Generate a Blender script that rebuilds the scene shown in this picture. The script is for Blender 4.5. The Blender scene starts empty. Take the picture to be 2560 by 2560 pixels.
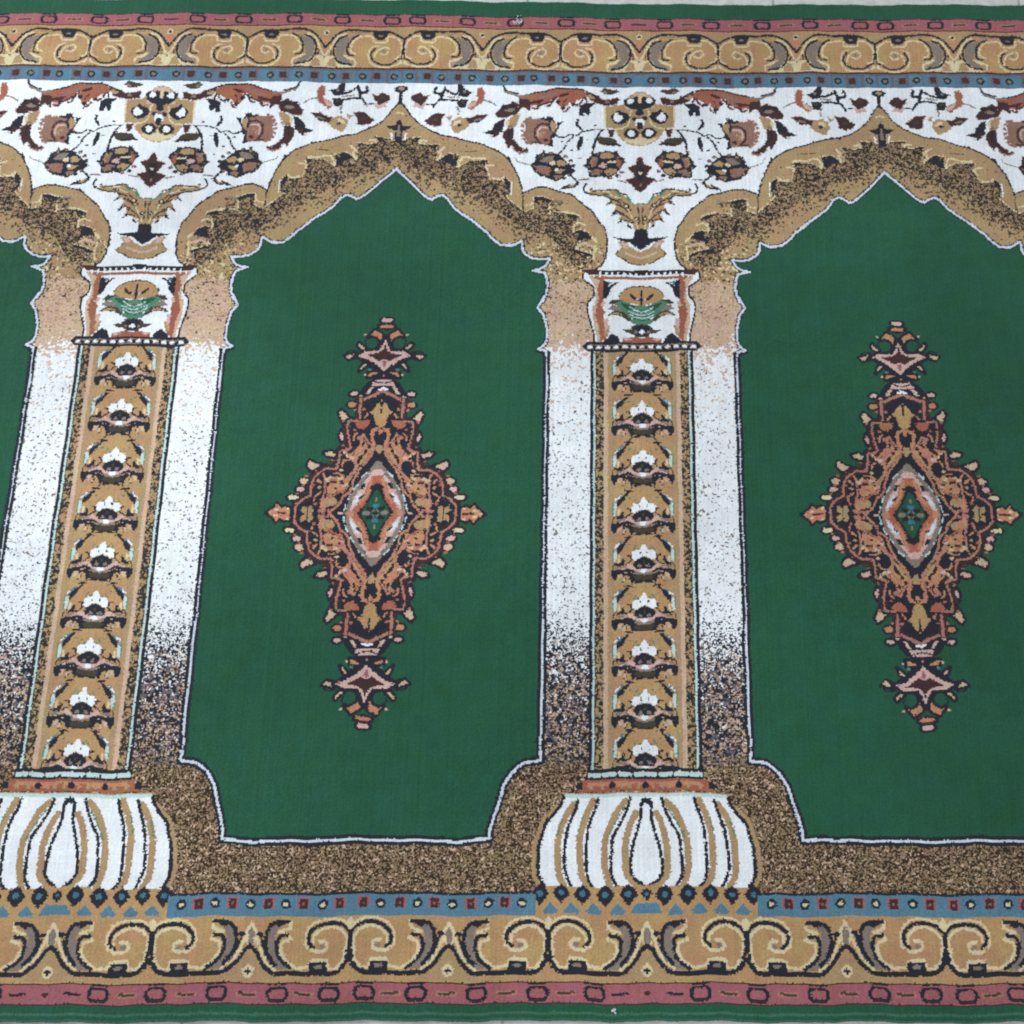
import bpy, math, numpy as np
from mathutils import Vector
R = math.radians
scn = bpy.context.scene

# ------------------------------------------------------------------ camera
TILT = 0.273274368688315
DIST = 1.25
cam_d = bpy.data.cameras.new("camera"); cam = bpy.data.objects.new("camera", cam_d)
scn.collection.objects.link(cam); scn.camera = cam
PILE = .009
cam.location = (0, -DIST * math.sin(TILT), DIST * math.cos(TILT) + PILE); cam.rotation_euler = (TILT, 0, 0)
cam_d.sensor_width = 36; cam_d.lens = 2700 / 2560 * 36; cam_d.shift_x = (1280 - 1523.5) / 2560
cam_d.clip_start = .01; cam_d.clip_end = 50

# ------------------------------------------------------------------ world and lamps (soft room light)
w = bpy.data.worlds.new("World"); scn.world = w; w.use_nodes = True
bg = w.node_tree.nodes["Background"]; bg.inputs[0].default_value = (.80, .88, 1, 1); bg.inputs[1].default_value = .42
def area(name, loc, target, size, power, col):
    d = bpy.data.lights.new(name, 'AREA'); d.shape = 'RECTANGLE'; d.size, d.size_y = size; d.energy = power; d.color = col
    o = bpy.data.objects.new(name, d); scn.collection.objects.link(o); o.location = loc
    o.rotation_euler = (Vector(target) - Vector(loc)).to_track_quat('-Z', 'Y').to_euler()
area("window_light", (-2.8, .95, 2.4), (-.1, 0, 0), (1.4, 1.2), 115, (.94, .975, 1))
area("ceiling_light", (.6, -.6, 2.6), (0, 0, 0), (1.2, .6), 16, (1, .96, .9))
scn.view_settings.view_transform = 'Standard'; scn.view_settings.look = 'None'
scn.view_settings.exposure = 0; scn.view_settings.gamma = 1
scn.render.engine = 'CYCLES'
try: scn.cycles.filter_width = 2.0
except Exception: pass

# ------------------------------------------------------------------ yarn materials
def lin(c):
    c = c / 255
    return c / 12.92 if c <= .04045 else ((c + .055) / 1.055) ** 2.4
YARN = dict(W=(221, 226, 229), K=(36, 38, 47), N=(62, 110, 132), G=(33, 82, 60), T=(163, 136, 100), B=(66, 42, 42), R=(150, 92, 72),
            P=(152, 91, 97), U=(82, 120, 140), C=(206, 192, 154), L=(128, 115, 106), O=(180, 127, 97), D=(66, 60, 49), M=(196, 164, 156),
            E=(80, 124, 102), S=(192, 165, 141), q=(138, 104, 90), F=(172, 138, 96), V=(182, 205, 202), H=(86, 112, 132), J=(98, 93, 102), X=(56, 102, 84),
            m=(164, 114, 100), r=(160, 98, 76), w=(196, 206, 216), Z=(138, 115, 88), Y=(54, 43, 32))
CODES = ''.join(YARN)
NAMES = dict(W='white', K='ink_navy', N='teal', G='green', T='tan', B='maroon', R='rust', P='rose', U='sky_blue', C='cream', L='taupe', O='apricot',
             D='olive_brown', M='pale_pink', E='leaf_green', S='peach', q='clay', F='honey', V='ice', H='steel_blue', J='mauve_grey', X='pale_green', m='salmon', r='terracotta', w='silver_white', Z='fawn', Y='dark_brown')
GAIN = 1.0
MATS = []
for k in CODES:
    m = bpy.data.materials.new(NAMES[k] + "_yarn"); m.use_nodes = True; nt = m.node_tree; N = nt.nodes; b = N["Principled BSDF"]
    col = [min(.85, lin(v) * GAIN) for v in YARN[k]]
    tc = N.new('ShaderNodeTexCoord')
    def noise(scale, detail=2, z=0):
        mp = N.new('ShaderNodeMapping'); mp.inputs[1].default_value = (z, z * .7, 0)
        n = N.new('ShaderNodeTexNoise'); n.inputs['Scale'].default_value = scale; n.inputs['Detail'].default_value = detail
        nt.links.new(tc.outputs['Object'], mp.inputs[0]); nt.links.new(mp.outputs[0], n.inputs['Vector']); return n
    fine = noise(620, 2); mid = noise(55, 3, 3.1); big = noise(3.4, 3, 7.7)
    def rng(n, lo, hi, a=.3, c=.7):
        r = N.new('ShaderNodeMapRange'); r.inputs[1].default_value = a; r.inputs[2].default_value = c
        r.inputs[3].default_value = lo; r.inputs[4].default_value = hi; nt.links.new(n.outputs[0], r.inputs[0]); return r
    amp = .10 if k in 'WCV' else .2
    def mul(a, c_):
        q = N.new('ShaderNodeMath'); q.operation = 'MULTIPLY'; nt.links.new(a.outputs[0], q.inputs[0]); nt.links.new(c_.outputs[0], q.inputs[1]); return q
    v = mul(mul(rng(fine, 1 - amp, 1 + amp), rng(mid, .93, 1.07)), rng(big, .86, 1.14))  # broad noise paints brushed-pile sheen patches into the yarn colour, lighter and darker
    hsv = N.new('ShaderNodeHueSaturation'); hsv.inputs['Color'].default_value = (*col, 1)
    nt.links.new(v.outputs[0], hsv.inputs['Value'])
    nt.links.new(rng(noise(90, 2, 11), .992, 1.008).outputs[0], hsv.inputs['Hue']) if False else None
    sh = rng(noise(38, 2, 5.5), .485, .515); nt.links.new(sh.outputs[0], hsv.inputs['Hue'])
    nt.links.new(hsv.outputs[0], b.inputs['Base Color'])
    b.inputs['Roughness'].default_value = .92; b.inputs['Specular IOR Level'].default_value = .12
    b.inputs['Sheen Weight'].default_value = .10; b.inputs['Sheen Roughness'].default_value = .6
    MATS.append(m)

# ------------------------------------------------------------------ woven pattern: one half repeat, in millimetres from a column's axis
PER = 619.87; P_ = PER / 500                 # repeat and knot pitch
KP = 500; HX = KP // 2; H0 = PER / 2 + 1
Y0, Y1 = -538.4, 702.0; NY = int(round((Y1 - Y0) / P_))
PATTERN = """
# spandrel
P W -0.5,573.2 172.1,573.2 311.9,573.7 310.3,550.5 307.3,543.5 300.6,534.5 295.7,525.5 288.4,517.6 281.1,510.7 267.8,503.8 254.6,497.9 239.1,495.9 226.1,492.0 211.4,487.1 199.3,484.2 188.9,479.3 178.4,473.4 171.3,467.6 165.1,458.9 167.7,466.6 160.3,450.2 154.8,438.6 150.9,425.2 149.2,414.7 141.4,419.5 131.5,423.3 119.7,423.8 106.9,420.2 97.6,417.4 87.5,415.7 78.0,407.1 70.3,400.5 61.8,392.9 57.5,386.3 51.4,376.0 45.5,368.5 44.5,362.9 42.3,351.8 42.5,338.8 43.9,325.9 47.1,316.8 55.2,309.5 -2.4,309.5
P T -1.6,567.4 7.8,564.3 16.2,556.7 21.9,547.3 44.5,544.7 44.0,513.3 31.1,511.8 27.8,501.4 20.6,493.3 14.1,488.1 -2.2,484.5
P S -1.6,566.2 6.5,563.6 14.2,555.2 19.3,546.2 18.6,540.2 9.5,540.9 -1.8,540.9
P C -2.1,500.7 9.1,494.8 21.9,497.7 18.0,491.8 9.0,488.1 -2.2,485.9
K C 1.94 44.5,543.9 44.0,513.3
L C 1.68 10.1,540.2 12.6,530.4 14.5,518.5 21.5,512.5 31.1,511.1
P K 3.2,559.8 8.4,557.5 18.8,557.5 21.3,553.0 18.6,546.2 10.8,540.2 -0.5,538.7 -0.5,550.0 2.1,549.2
E W 12.2,552.8 4.41,4.28 0
P C -1.7,562.8 1.5,557.5 1.5,549.2 -1.8,548.4
E K 24.9,528.6 12.28,8.08 0
P K 13.3,528.2 19.8,534.9 27.6,540.2 35.3,530.4 33.8,520.7 26.0,517.0 17.7,520.7
P W 21.0,527.4 26.2,532.7 30.2,535.7 34.0,530.4 33.2,523.7 27.4,521.5 22.9,524.5
E K 11.1,504.0 9.65,8.04 0
E W 11.4,504.0 4.63,4.82 0
E K -0.6,534.9 6.15,4.85 0
E L -0.6,525.9 6.13,3.55 0
E W 2.9,520.0 3.87,5.81 0
E K 7.1,525.9 3.23,3.10 0
E K -1.7,514.8 6.12,6.12 0
E L -1.7,515.5 1.61,1.93 0
P C -2.1,506.6 2.1,500.7 -2.1,497.7
P B 27.2,557.0 30.5,557.7 40.8,554.5 49.5,555.5 53.0,559.5 60.0,561.1 66.9,561.6 65.0,553.5 56.3,549.5 45.9,546.5 28.7,547.3
P L 39.1,553.5 45.2,554.5 45.1,549.5 39.0,549.5
P D 25.5,567.1 30.7,569.6 41.1,571.2 45.5,573.2 51.5,568.1 47.9,564.6 45.3,563.1 37.5,562.1 29.8,564.6
P L 41.0,566.6 46.3,568.6 48.8,565.6 43.6,563.6
P R 60.0,560.6 78.3,568.6 108.7,569.6 120.7,566.1 132.7,561.6 147.2,557.5 156.6,554.5 155.3,541.5 145.8,540.5 142.4,543.0 129.5,543.0 119.3,548.0 111.7,556.0 104.9,557.5 108.2,551.5 103.6,544.5 101.8,539.0 97.4,538.0 93.3,544.5 90.8,549.5 84.7,545.5 82.2,551.5 76.3,554.5 68.6,558.0
P B 91.2,564.6 101.5,561.6 106.6,557.5 99.7,557.5 92.8,560.6
L K 1.87 56.5,559.5 68.7,565.6 79.2,569.4 100.0,570.1 112.1,569.1 125.8,564.1 136.1,561.6 144.7,559.0
L K 1.87 107.4,556.0 115.9,549.5 125.2,544.5 132.0,542.5
E K 85.6,546.7 2.93,2.24 0
E K 98.4,540.5 3.45,2.76 0
E K 105.5,550.0 3.11,3.11 0
L B 1.21 94.4,554.5 98.6,549.5 98.4,541.5
P B 142.7,551.5 155.7,553.5 156.0,537.5 149.2,540.5 142.1,534.5 140.6,541.5
L L 2.94 144.7,558.5 155.9,557.0 165.5,560.6 171.6,562.1 166.6,562.1 173.6,564.6 176.5,571.7
L K 2.10 157.0,560.6 166.6,563.1 175.0,567.6 177.5,573.7
P K 56.3,549.0 68.4,549.5 77.8,544.5 77.5,530.5 73.1,529.0 70.7,535.5 66.3,530.5 63.7,532.5 63.9,541.5 59.7,545.5
L K 3.09 80.3,523.6 81.0,517.6 76.2,510.7
L K 1.85 46.2,509.7 59.0,509.7 75.2,505.8 81.1,500.8 90.5,502.3 97.2,497.7 106.7,498.7
L K 2.08 86.1,498.9 92.8,492.0 97.6,481.2 104.2,472.4
P K 72.5,499.8 77.6,498.9 80.0,490.0 80.5,477.3 77.2,479.3 73.1,490.0
L K 3.01 48.7,508.2 54.5,499.8 58.6,489.0 60.0,474.4
P B 32.5,510.2 41.9,510.2 39.1,499.8 34.9,498.9
E W 45.2,502.8 5.13,4.96 0
P D 32.3,496.9 52.0,498.9 56.2,494.9 51.8,488.1 43.2,485.6 34.7,486.1 25.3,486.6
L K 2.53 25.3,487.1 33.9,488.6 44.1,487.6
P q 113.3,520.6 122.8,524.6 133.1,522.6 141.7,523.6 148.3,516.6 147.1,506.7 150.3,499.8 145.7,492.0 142.1,486.1 130.2,486.1 123.3,485.1 114.8,484.2 110.4,481.2 114.2,494.9 106.7,499.8
P T 107.2,516.6 111.6,522.6 115.9,523.6 118.3,514.6 115.4,504.8 108.6,506.7
P K 99.6,521.1 107.3,520.1 106.2,514.6 110.2,504.8 115.2,498.9 115.8,489.0 118.2,484.2 110.4,481.2 112.5,494.9 105.8,499.8 109.3,502.8 105.3,510.7
L K 2.55 110.7,520.6 115.2,526.0 116.7,520.6 115.4,506.7
L B 2.57 118.3,514.6 126.9,515.6 134.3,508.7 134.8,496.9 130.3,491.0
P R 118.6,496.9 127.0,494.9 125.1,489.0 118.3,489.0
E B 121.0,492.0 2.90,2.22 0
L M 2.06 119.0,509.7 126.7,510.7 131.6,504.8 130.5,496.9
L T 1.88 123.0,502.8 127.3,501.8 126.3,496.9
L D 2.39 126.8,487.1 135.4,488.6 142.1,486.6
P K 20.0,467.6 27.7,474.4 28.6,479.3 33.7,477.3 41.4,477.8 49.9,477.3 60.0,474.4 66.7,466.6 69.1,458.9 74.1,456.9 69.8,455.0 66.4,453.1 66.1,440.5 57.7,439.6 50.9,441.5 40.7,438.6 31.5,444.4 24.9,453.1 20.7,460.8
P T 32.8,475.4 44.7,476.3 51.5,472.4 49.7,466.6 41.2,466.6 34.4,468.6
P R 21.6,465.6 29.3,466.6 30.0,456.9 25.7,453.1
P q 53.1,469.5 62.5,468.6 64.8,459.8 57.9,453.1 54.7,462.7
P T 29.1,452.1 39.3,453.1 46.0,448.2 40.8,441.5 32.4,446.3
P q 47.7,451.1 57.9,452.1 64.6,446.3 61.1,441.5 51.0,442.5
P D 24.3,472.4 31.9,471.5 31.8,466.6 24.2,466.6
L C 2.55 31.8,462.7 41.1,461.8
P M 41.9,458.9 47.9,460.8 54.6,456.0 47.8,454.0 43.5,452.1
E K 40.2,456.9 4.24,1.87 0
L K 1.60 51.0,447.3 50.9,440.5
L K 1.60 40.9,446.3 39.1,440.5
L T 1.36 58.2,466.6 62.3,462.7 61.4,456.0
P K 81.6,450.2 87.7,456.9 92.0,461.8 99.0,468.6 105.9,473.4 120.4,473.4 123.1,478.3 125.5,472.4 132.2,470.5 134.4,459.8 140.2,455.0 135.7,447.3 127.8,439.6 120.1,437.7 109.9,433.8 101.5,435.7 94.9,442.5 88.2,444.4
P T 92.0,459.8 100.6,464.7 107.3,461.8 103.7,455.0 96.1,456.0
P q 113.8,453.1 125.7,455.0 134.2,453.1 127.9,443.4 116.0,440.5
P q 98.3,442.5 110.1,441.5 108.2,434.8 101.5,437.7
P L 109.2,469.5 121.1,468.6 128.5,460.8 118.2,458.9 110.8,463.7
P T 95.1,450.2 102.8,451.1 108.5,445.3 100.9,444.4
E C 111.5,458.9 4.07,2.88 0
E W 106.5,450.2 2.88,1.86 0
P D 119.5,471.5 129.7,470.5 131.1,463.7 125.2,464.7
L K 1.60 113.1,456.0 124.1,456.9 134.2,454.0
L R 1.69 115.4,448.2 123.8,448.2
L K 2.54 93.3,445.3 83.8,438.6 79.5,432.9
L K 3.88 79.5,432.9 84.4,427.1 93.6,425.7 97.0,424.7
L L 1.52 86.1,427.1 92.0,427.1
L L 2.20 66.0,436.7 77.9,436.7
L K 2.28 69.3,430.9 72.1,424.3 69.9,419.5 65.7,417.6
L L 1.19 138.5,455.0 147.9,457.9 155.6,460.8 159.2,466.6
L L 1.69 17.9,433.3 28.9,435.7
E K 66.4,454.6 3.05,2.29 0
E q 65.7,454.7 1.86,1.27 0
E K 63.1,447.4 3.05,2.28 0
E T 62.5,447.7 1.86,1.27 0
E K 56.5,441.9 3.04,2.28 0
E D 56.1,442.4 1.86,1.27 0
E K 38.0,439.1 3.04,2.28 0
E T 38.2,439.7 1.86,1.27 0
E K 29.4,442.3 3.04,2.28 0
E D 29.9,442.8 1.86,1.27 0
E K 23.3,448.1 3.05,2.28 0
E q 23.9,448.4 1.86,1.27 0
E K 21.9,463.0 3.06,2.29 0
E D 22.5,462.8 1.87,1.27 0
E K 26.9,469.5 3.06,2.29 0
E q 27.4,469.1 1.87,1.27 0
E K 34.9,473.9 3.06,2.30 0
E T 35.1,473.4 1.87,1.28 0
E K 53.7,473.6 3.06,2.30 0
E q 53.4,473.1 1.87,1.28 0
E K 61.3,469.0 3.06,2.29 0
E T 60.8,468.6 1.87,1.27 0
E K 65.8,462.2 3.06,2.29 0
E D 65.1,462.1 1.87,1.27 0
E K 135.2,452.8 3.05,2.29 0
E q 134.6,452.8 1.86,1.27 0
E K 131.9,445.8 3.05,2.28 0
E T 131.4,446.1 1.86,1.27 0
E K 125.3,440.2 3.04,2.28 0
E D 124.9,440.7 1.86,1.27 0
E K 106.5,436.3 3.04,2.28 0
E T 106.6,436.9 1.86,1.27 0
E K 97.2,438.6 3.04,2.28 0
E D 97.6,439.1 1.86,1.27 0
E K 89.8,443.4 3.04,2.28 0
E q 90.3,443.7 1.86,1.27 0
E K 84.9,457.2 3.05,2.29 0
E D 85.6,457.1 1.87,1.27 0
E K 88.1,464.2 3.06,2.29 0
E q 88.7,463.9 1.87,1.27 0
E K 94.7,469.8 3.06,2.29 0
E T 95.1,469.4 1.87,1.27 0
E K 113.6,473.8 3.06,2.30 0
E q 113.5,473.2 1.87,1.28 0
E K 123.0,471.5 3.06,2.30 0
E T 122.7,471.0 1.87,1.28 0
E K 130.4,466.7 3.06,2.29 0
E D 129.9,466.3 1.87,1.27 0
L B 2.25 73.7,555.5 76.2,549.5 82.1,545.0
L B 2.25 111.7,554.5 115.7,544.5 120.8,542.5
L B 2.24 129.4,542.5 133.6,537.5 138.8,539.5
L B 2.25 66.9,562.6 70.3,556.5 68.4,550.5
P q 106.9,567.1 113.7,563.1 123.9,559.5 134.2,555.5 127.2,551.5 116.9,555.5 108.4,560.6
P B 123.7,551.5 134.0,550.5 146.0,547.5 142.4,544.5 129.5,545.5
P T 157.2,520.6 162.3,519.6 167.2,512.7 164.5,508.7 159.5,512.7
P K 110.1,528.5 116.0,524.6 118.7,528.5 121.1,523.6 126.3,525.5 128.8,522.6 122.7,520.6 114.1,519.6
E q 141.6,523.5 2.58,2.23 0
E q 145.6,521.8 2.58,2.23 0
E q 148.7,517.7 2.57,2.23 0
E q 150.7,511.9 2.57,2.23 0
E q 151.3,505.1 2.57,2.22 0
E q 150.4,498.4 2.56,2.22 0
E q 148.1,492.4 2.56,2.22 0
E q 144.7,488.2 2.56,2.22 0
E q 140.8,486.2 2.56,2.22 0
P T 57.3,557.5 65.2,561.1 70.3,559.5 65.1,555.5 59.9,554.5
L B 1.72 90.7,542.5 94.0,537.5 98.2,535.5
P R 130.3,542.5 138.8,537.5 142.1,534.5 135.4,540.5
E D 81.4,514.6 2.23,1.20 0
E D 69.0,494.9 2.22,1.20 0
E D 87.4,479.3 2.21,1.19 0
E D 57.4,515.6 2.23,1.20 0
E D 99.6,492.0 2.22,1.20 0
E D 76.9,467.6 2.21,1.19 0
E D 62.4,423.3 2.19,1.18 0
P K 87.9,430.9 96.2,427.1 103.6,421.4 94.4,423.3
P T 82.0,430.9 88.6,428.1 92.8,426.2 86.1,426.2
L q 1.87 144.2,474.4 153.6,473.4 161.4,479.3
P q 162.2,520.6 169.7,514.6 169.5,508.7 163.6,512.7
P K 202.7,520.6 209.8,524.6 214.7,519.6 209.4,516.6
P T 240.9,528.5 249.3,524.6 245.6,520.6
P M 186.3,498.9 194.0,497.9 189.6,494.9
P B -3.0,473.2 3.6,467.1 5.4,458.4 16.8,454.8 9.7,446.8 7.4,440.7 19.8,437.4 10.8,429.5 5.7,422.3 -1.3,417.8
P K -3.1,456.9 4.7,452.6 4.6,441.0 2.0,435.3 -1.8,434.5
E C -1.3,446.1 3.55,3.30 0
E K -1.3,448.5 2.29,2.03 0
E L -1.2,429.5 2.78,2.02 0
P B 153.6,537.5 160.7,544.5 167.7,546.0 177.1,545.0 181.1,537.5 186.8,530.5 183.2,525.5 174.6,524.6 165.3,528.5 156.7,530.5
P B 154.5,544.5 159.4,537.5 170.3,528.5 173.0,532.5 168.2,542.5 165.1,549.5
E L 167.3,536.5 6.03,2.24 0
P K 159.0,543.5 168.5,545.5 169.2,540.5 160.5,537.5
P K 171.1,545.5 178.8,543.5 179.4,537.5 172.6,539.5
P T 154.1,528.5 161.8,528.5 170.2,522.6 171.6,514.6 162.1,514.6 156.4,522.6
P C 169.3,522.6 173.1,520.6 172.7,510.7 168.2,515.6
P K 173.7,523.6 180.4,521.6 187.8,513.7 190.1,506.7 202.7,502.3 192.3,499.8 188.1,499.8 187.9,494.9 182.9,498.9 176.3,504.8
P B 178.0,504.8 187.5,505.8 186.2,496.9 182.0,498.9
P B 162.8,510.7 171.3,508.7 176.2,502.8 175.9,494.9 172.2,487.1 168.4,479.3 164.4,485.1 158.1,476.3 151.2,474.4 148.8,479.3 156.7,485.1 163.1,494.9
P K 163.6,508.7 169.5,506.7 169.9,494.9 163.7,489.0 158.4,483.2 162.2,494.9
L B 2.91 163.5,508.7 165.7,499.8 164.4,490.0 157.2,479.3 150.2,475.9 144.3,477.3
P R 201.2,562.6 205.0,569.6 210.2,568.6 211.6,561.6 209.4,552.5 219.5,546.5 223.4,539.5 217.2,535.5 211.5,541.5 203.9,546.5 201.7,554.5
P M 211.1,551.5 219.4,544.5 223.4,539.5 219.1,538.5 211.6,544.5
P K 215.9,562.1 225.6,565.6 231.2,573.7 236.4,573.7 236.7,562.6 230.3,555.5 223.4,555.5 220.1,559.5
E L 227.2,563.1 1.90,2.25 0
L K 2.94 230.4,557.5 242.7,560.6 252.5,566.1
L K 3.99 253.5,568.6 255.7,561.6 257.7,550.5
L K 2.59 236.0,550.0 249.0,551.0 260.2,549.5 263.3,544.5 266.6,541.5 266.4,538.5
L K 3.81 264.7,568.1 266.0,560.6 258.1,558.5
L L 1.56 233.7,554.5 249.3,555.5
P K 222.3,551.5 235.2,550.5 236.7,546.5 232.8,538.5 226.0,538.5 222.8,544.5
E D 229.0,547.5 3.11,2.24 0
L L 1.72 185.2,543.0 193.7,548.5 202.4,550.5
L L 1.90 235.5,540.5 233.5,534.5 234.1,529.5
L K 1.86 264.9,541.5 276.2,543.0
P B 272.8,558.0 279.5,554.5 285.8,559.5 294.2,555.5 297.4,550.5 291.9,545.5 282.9,540.5 276.5,548.5
P M 276.3,544.5 282.9,540.5 290.9,544.5 293.1,538.5 287.9,537.5 280.9,535.5
E D 285.4,552.5 2.94,2.25 0
P B 250.5,530.0 265.1,530.5 269.9,524.6 277.3,518.6 272.6,512.2 262.2,510.2 255.5,512.7 255.2,522.6
E D 263.7,520.6 3.78,2.75 0
P B 196.2,528.5 210.0,528.5 216.7,524.6 225.2,523.6 223.0,514.6 214.5,516.6 206.1,519.6 199.5,524.6
L L 2.06 204.6,523.6 213.0,520.6
P T 223.4,522.6 233.9,525.5 242.2,520.6 244.3,512.7 237.8,501.8 227.7,505.8 219.5,512.7
P C 230.2,521.6 237.1,520.6 240.9,512.7 231.7,516.6
E K 232.6,514.1 3.26,2.06 0
P T -3.3,403.8 10.6,402.4 15.8,415.9 19.5,412.3 23.3,415.9 27.1,418.1 31.0,423.1 44.9,422.3 62.5,421.6 65.0,417.3 61.1,413.8 43.5,413.1 37.1,408.1 42.6,401.0 32.6,403.1 29.4,398.1 36.7,385.4 26.8,390.3 24.2,386.1 29.1,375.8 19.1,380.5 16.5,374.1 10.3,374.1 9.0,367.1 -3.5,365.7
P K 35.8,408.8 45.1,399.5 37.0,401.7
P K 30.6,396.7 38.0,384.0 31.1,387.5
P K 22.9,384.7 30.3,375.3 24.1,376.7
P K 15.3,374.8 17.8,370.6 10.2,367.1
P E 11.9,406.6 15.1,415.2 17.6,411.6 15.6,405.2
P E 23.3,415.2 29.7,422.3 32.2,419.5 25.8,412.3
P C 32.2,420.2 47.4,420.9 60.0,418.8 44.8,418.1
L D 1.64 46.0,416.6 32.1,413.1 20.7,403.8 11.7,393.9
L D 1.64 30.7,402.4 20.6,396.7 11.7,386.8
L D 1.63 25.5,387.5 16.7,384.0 7.8,374.1
L D 1.63 3.0,398.1 1.6,385.4 2.8,374.1
L B 1.76 37.1,410.2 27.0,405.2 23.1,398.1
L B 1.76 29.3,392.5 20.5,388.2
L B 1.75 22.9,379.8 14.1,377.7
L C 1.26 37.2,415.2 27.0,410.2
L C 1.26 15.5,393.9 10.4,382.6
L C 1.25 5.9,374.1 4.0,368.5
L D 1.77 17.0,415.2 25.9,418.1 31.0,422.6 44.9,421.9 60.0,419.8
L D 2.02 63.7,416.6 54.8,414.2 42.8,412.6 35.8,408.1
L E 1.51 -0.7,403.5 9.3,402.4 14.4,410.9
E K 17.5,399.5 3.52,3.27 0
E C 17.5,399.5 1.76,1.76 0
E K 5.4,381.9 3.01,2.76 0
E C 5.4,381.9 1.38,1.38 0
P K -2.9,367.8 7.7,366.4 9.5,354.6 23.8,353.9 33.8,355.3 28.8,351.8 13.8,348.3 5.0,340.7 -3.1,336.5
P T -3.1,333.1 10.0,340.0 18.8,349.0 28.7,349.7 23.6,342.1 28.5,335.1 32.2,331.0 23.5,326.9 13.5,320.0 -3.3,317.2
P M 18.7,347.6 25.0,347.6 21.1,340.7 14.9,340.7
L D 1.24 23.6,340.7 30.9,331.0 18.5,324.1
L S 2.73 -3.2,326.2 7.4,328.9 18.6,333.8
L D 1.24 -3.3,317.0 13.5,320.0 23.4,326.2
# arch
P T 55.2,311.3 47.1,316.8 43.9,325.9 42.5,338.8 42.3,351.8 44.5,362.9 45.5,368.5 51.4,376.0 57.5,386.3 61.8,392.9 70.3,400.5 78.0,407.1 87.5,415.7 97.6,417.4 106.9,420.2 119.7,423.8 131.5,423.3 141.4,419.5 149.2,414.7 150.9,425.2 154.8,438.6 160.3,450.2 167.7,466.6 165.1,458.9 171.3,467.6 178.4,473.4 188.9,479.3 199.3,484.2 211.4,487.1 226.1,492.0 239.1,495.9 254.6,497.9 267.8,503.8 281.1,510.7 288.4,517.6 295.7,525.5 300.6,534.5 307.3,543.5 310.3,550.5 315.5,550.5 319.5,436.7 251.0,348.1 165.8,293.1 115.6,293.1 51.6,293.1
# archdark
P y 311.4,490.0 304.8,488.1 298.7,492.0 279.1,493.0 283.9,488.1 282.8,483.2 272.5,482.2 256.4,484.2 260.4,479.3 259.2,474.4 260.4,465.6 259.2,458.4 254.4,463.7 244.7,472.4 241.2,471.5 230.9,469.5 233.8,460.8 232.5,451.6 226.8,455.0 216.9,460.8 196.6,461.8 193.1,459.6 198.3,454.0 194.1,444.4 191.9,433.8 174.1,432.9 171.8,437.7 164.8,430.9 167.5,425.2 166.2,413.8 169.9,411.9 167.2,408.1 146.3,388.2 133.9,392.9 134.3,407.1 134.4,410.0 122.6,409.5 113.3,406.2 97.2,403.5 115.6,400.5 114.4,387.3 103.5,389.2 90.1,387.3 74.9,381.6 84.8,376.0 83.7,362.9 76.2,364.8 66.2,362.0 61.8,351.8 75.9,349.9 85.6,339.7 73.9,336.1 58.9,329.6 65.5,328.7 68.7,324.1 69.3,316.8 80.1,320.4 98.6,331.5 106.5,346.2 117.6,357.4 139.4,362.0 148.9,366.7 148.9,366.7 159.2,374.1 170.4,383.5 187.7,396.7 205.2,412.8 231.6,419.5 240.7,431.9 259.7,438.6 282.0,443.4 289.3,453.1 309.6,464.7
# arch
P K 310.2,520.6 306.3,516.6 305.5,511.2 293.9,510.2 299.5,504.3 304.9,502.3 304.6,484.2 311.8,484.2 314.3,520.6
L L 2.23 309.8,510.7 308.7,494.9
L W 2.22 300.4,498.9 301.6,491.0
L C 1.72 304.5,528.5 311.1,530.5
L C 2.21 196.7,464.7 212.0,464.7 223.2,467.6 228.9,462.7 230.9,453.1
L C 2.21 249.4,481.2 256.7,474.4 253.9,470.5 257.7,461.8
L C 2.05 272.8,487.6 279.7,488.1 281.2,485.1
L C 2.03 186.1,455.0 195.3,453.1 194.2,448.2
L W 1.69 163.1,430.0 163.2,413.8
L C 1.69 173.5,438.6 179.3,434.8 187.8,436.7
P K 194.9,461.8 200.7,459.8 199.6,455.0
P K 164.8,431.9 171.8,438.6 172.4,430.9 167.8,423.3 167.4,411.9 165.8,413.8
P K 230.9,469.5 237.5,464.7 238.7,471.5 243.0,472.4 254.3,462.7 248.3,461.8 236.8,453.1 233.6,456.0
P K 255.6,484.2 264.9,484.2 261.1,477.3 259.6,480.2
P K 279.1,493.0 290.1,492.0 286.5,488.1
L D 1.02 206.5,474.9 214.2,475.6 223.5,474.6
P K 113.3,406.2 122.6,409.5 134.4,410.4 134.2,406.2 122.4,404.3 115.6,401.4 113.2,403.8 97.2,402.9 97.2,403.8
P K 74.9,381.6 81.7,386.3 101.9,389.2 91.7,385.4 83.3,380.7
P K 61.0,351.8 66.2,362.0 75.4,365.3 82.0,363.9 77.7,359.2 82.5,348.1 75.1,350.9 69.3,353.6
P K 58.4,329.2 67.2,334.2 82.2,337.9 86.3,336.1 73.0,333.3 62.1,327.8
L C 1.51 113.4,395.8 113.9,385.4
L C 1.67 69.7,372.3 78.1,375.1 83.8,370.4 84.1,362.9
L C 2.82 55.9,349.9 61.0,354.6
L S 2.98 60.8,342.5 72.5,346.2 79.0,341.6
L C 2.15 57.5,342.5 57.9,325.0
L L 2.48 63.7,325.9 65.3,320.4
L C 1.67 76.7,385.4 86.8,389.2 96.9,390.6
L K 1.18 148.0,414.7 147.9,402.4 146.9,385.4
L C 1.68 135.1,407.1 137.4,399.5 144.8,397.7
L L 2.18 98.1,405.7 110.7,404.8
L K 1.16 67.0,325.0 69.3,315.9
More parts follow.
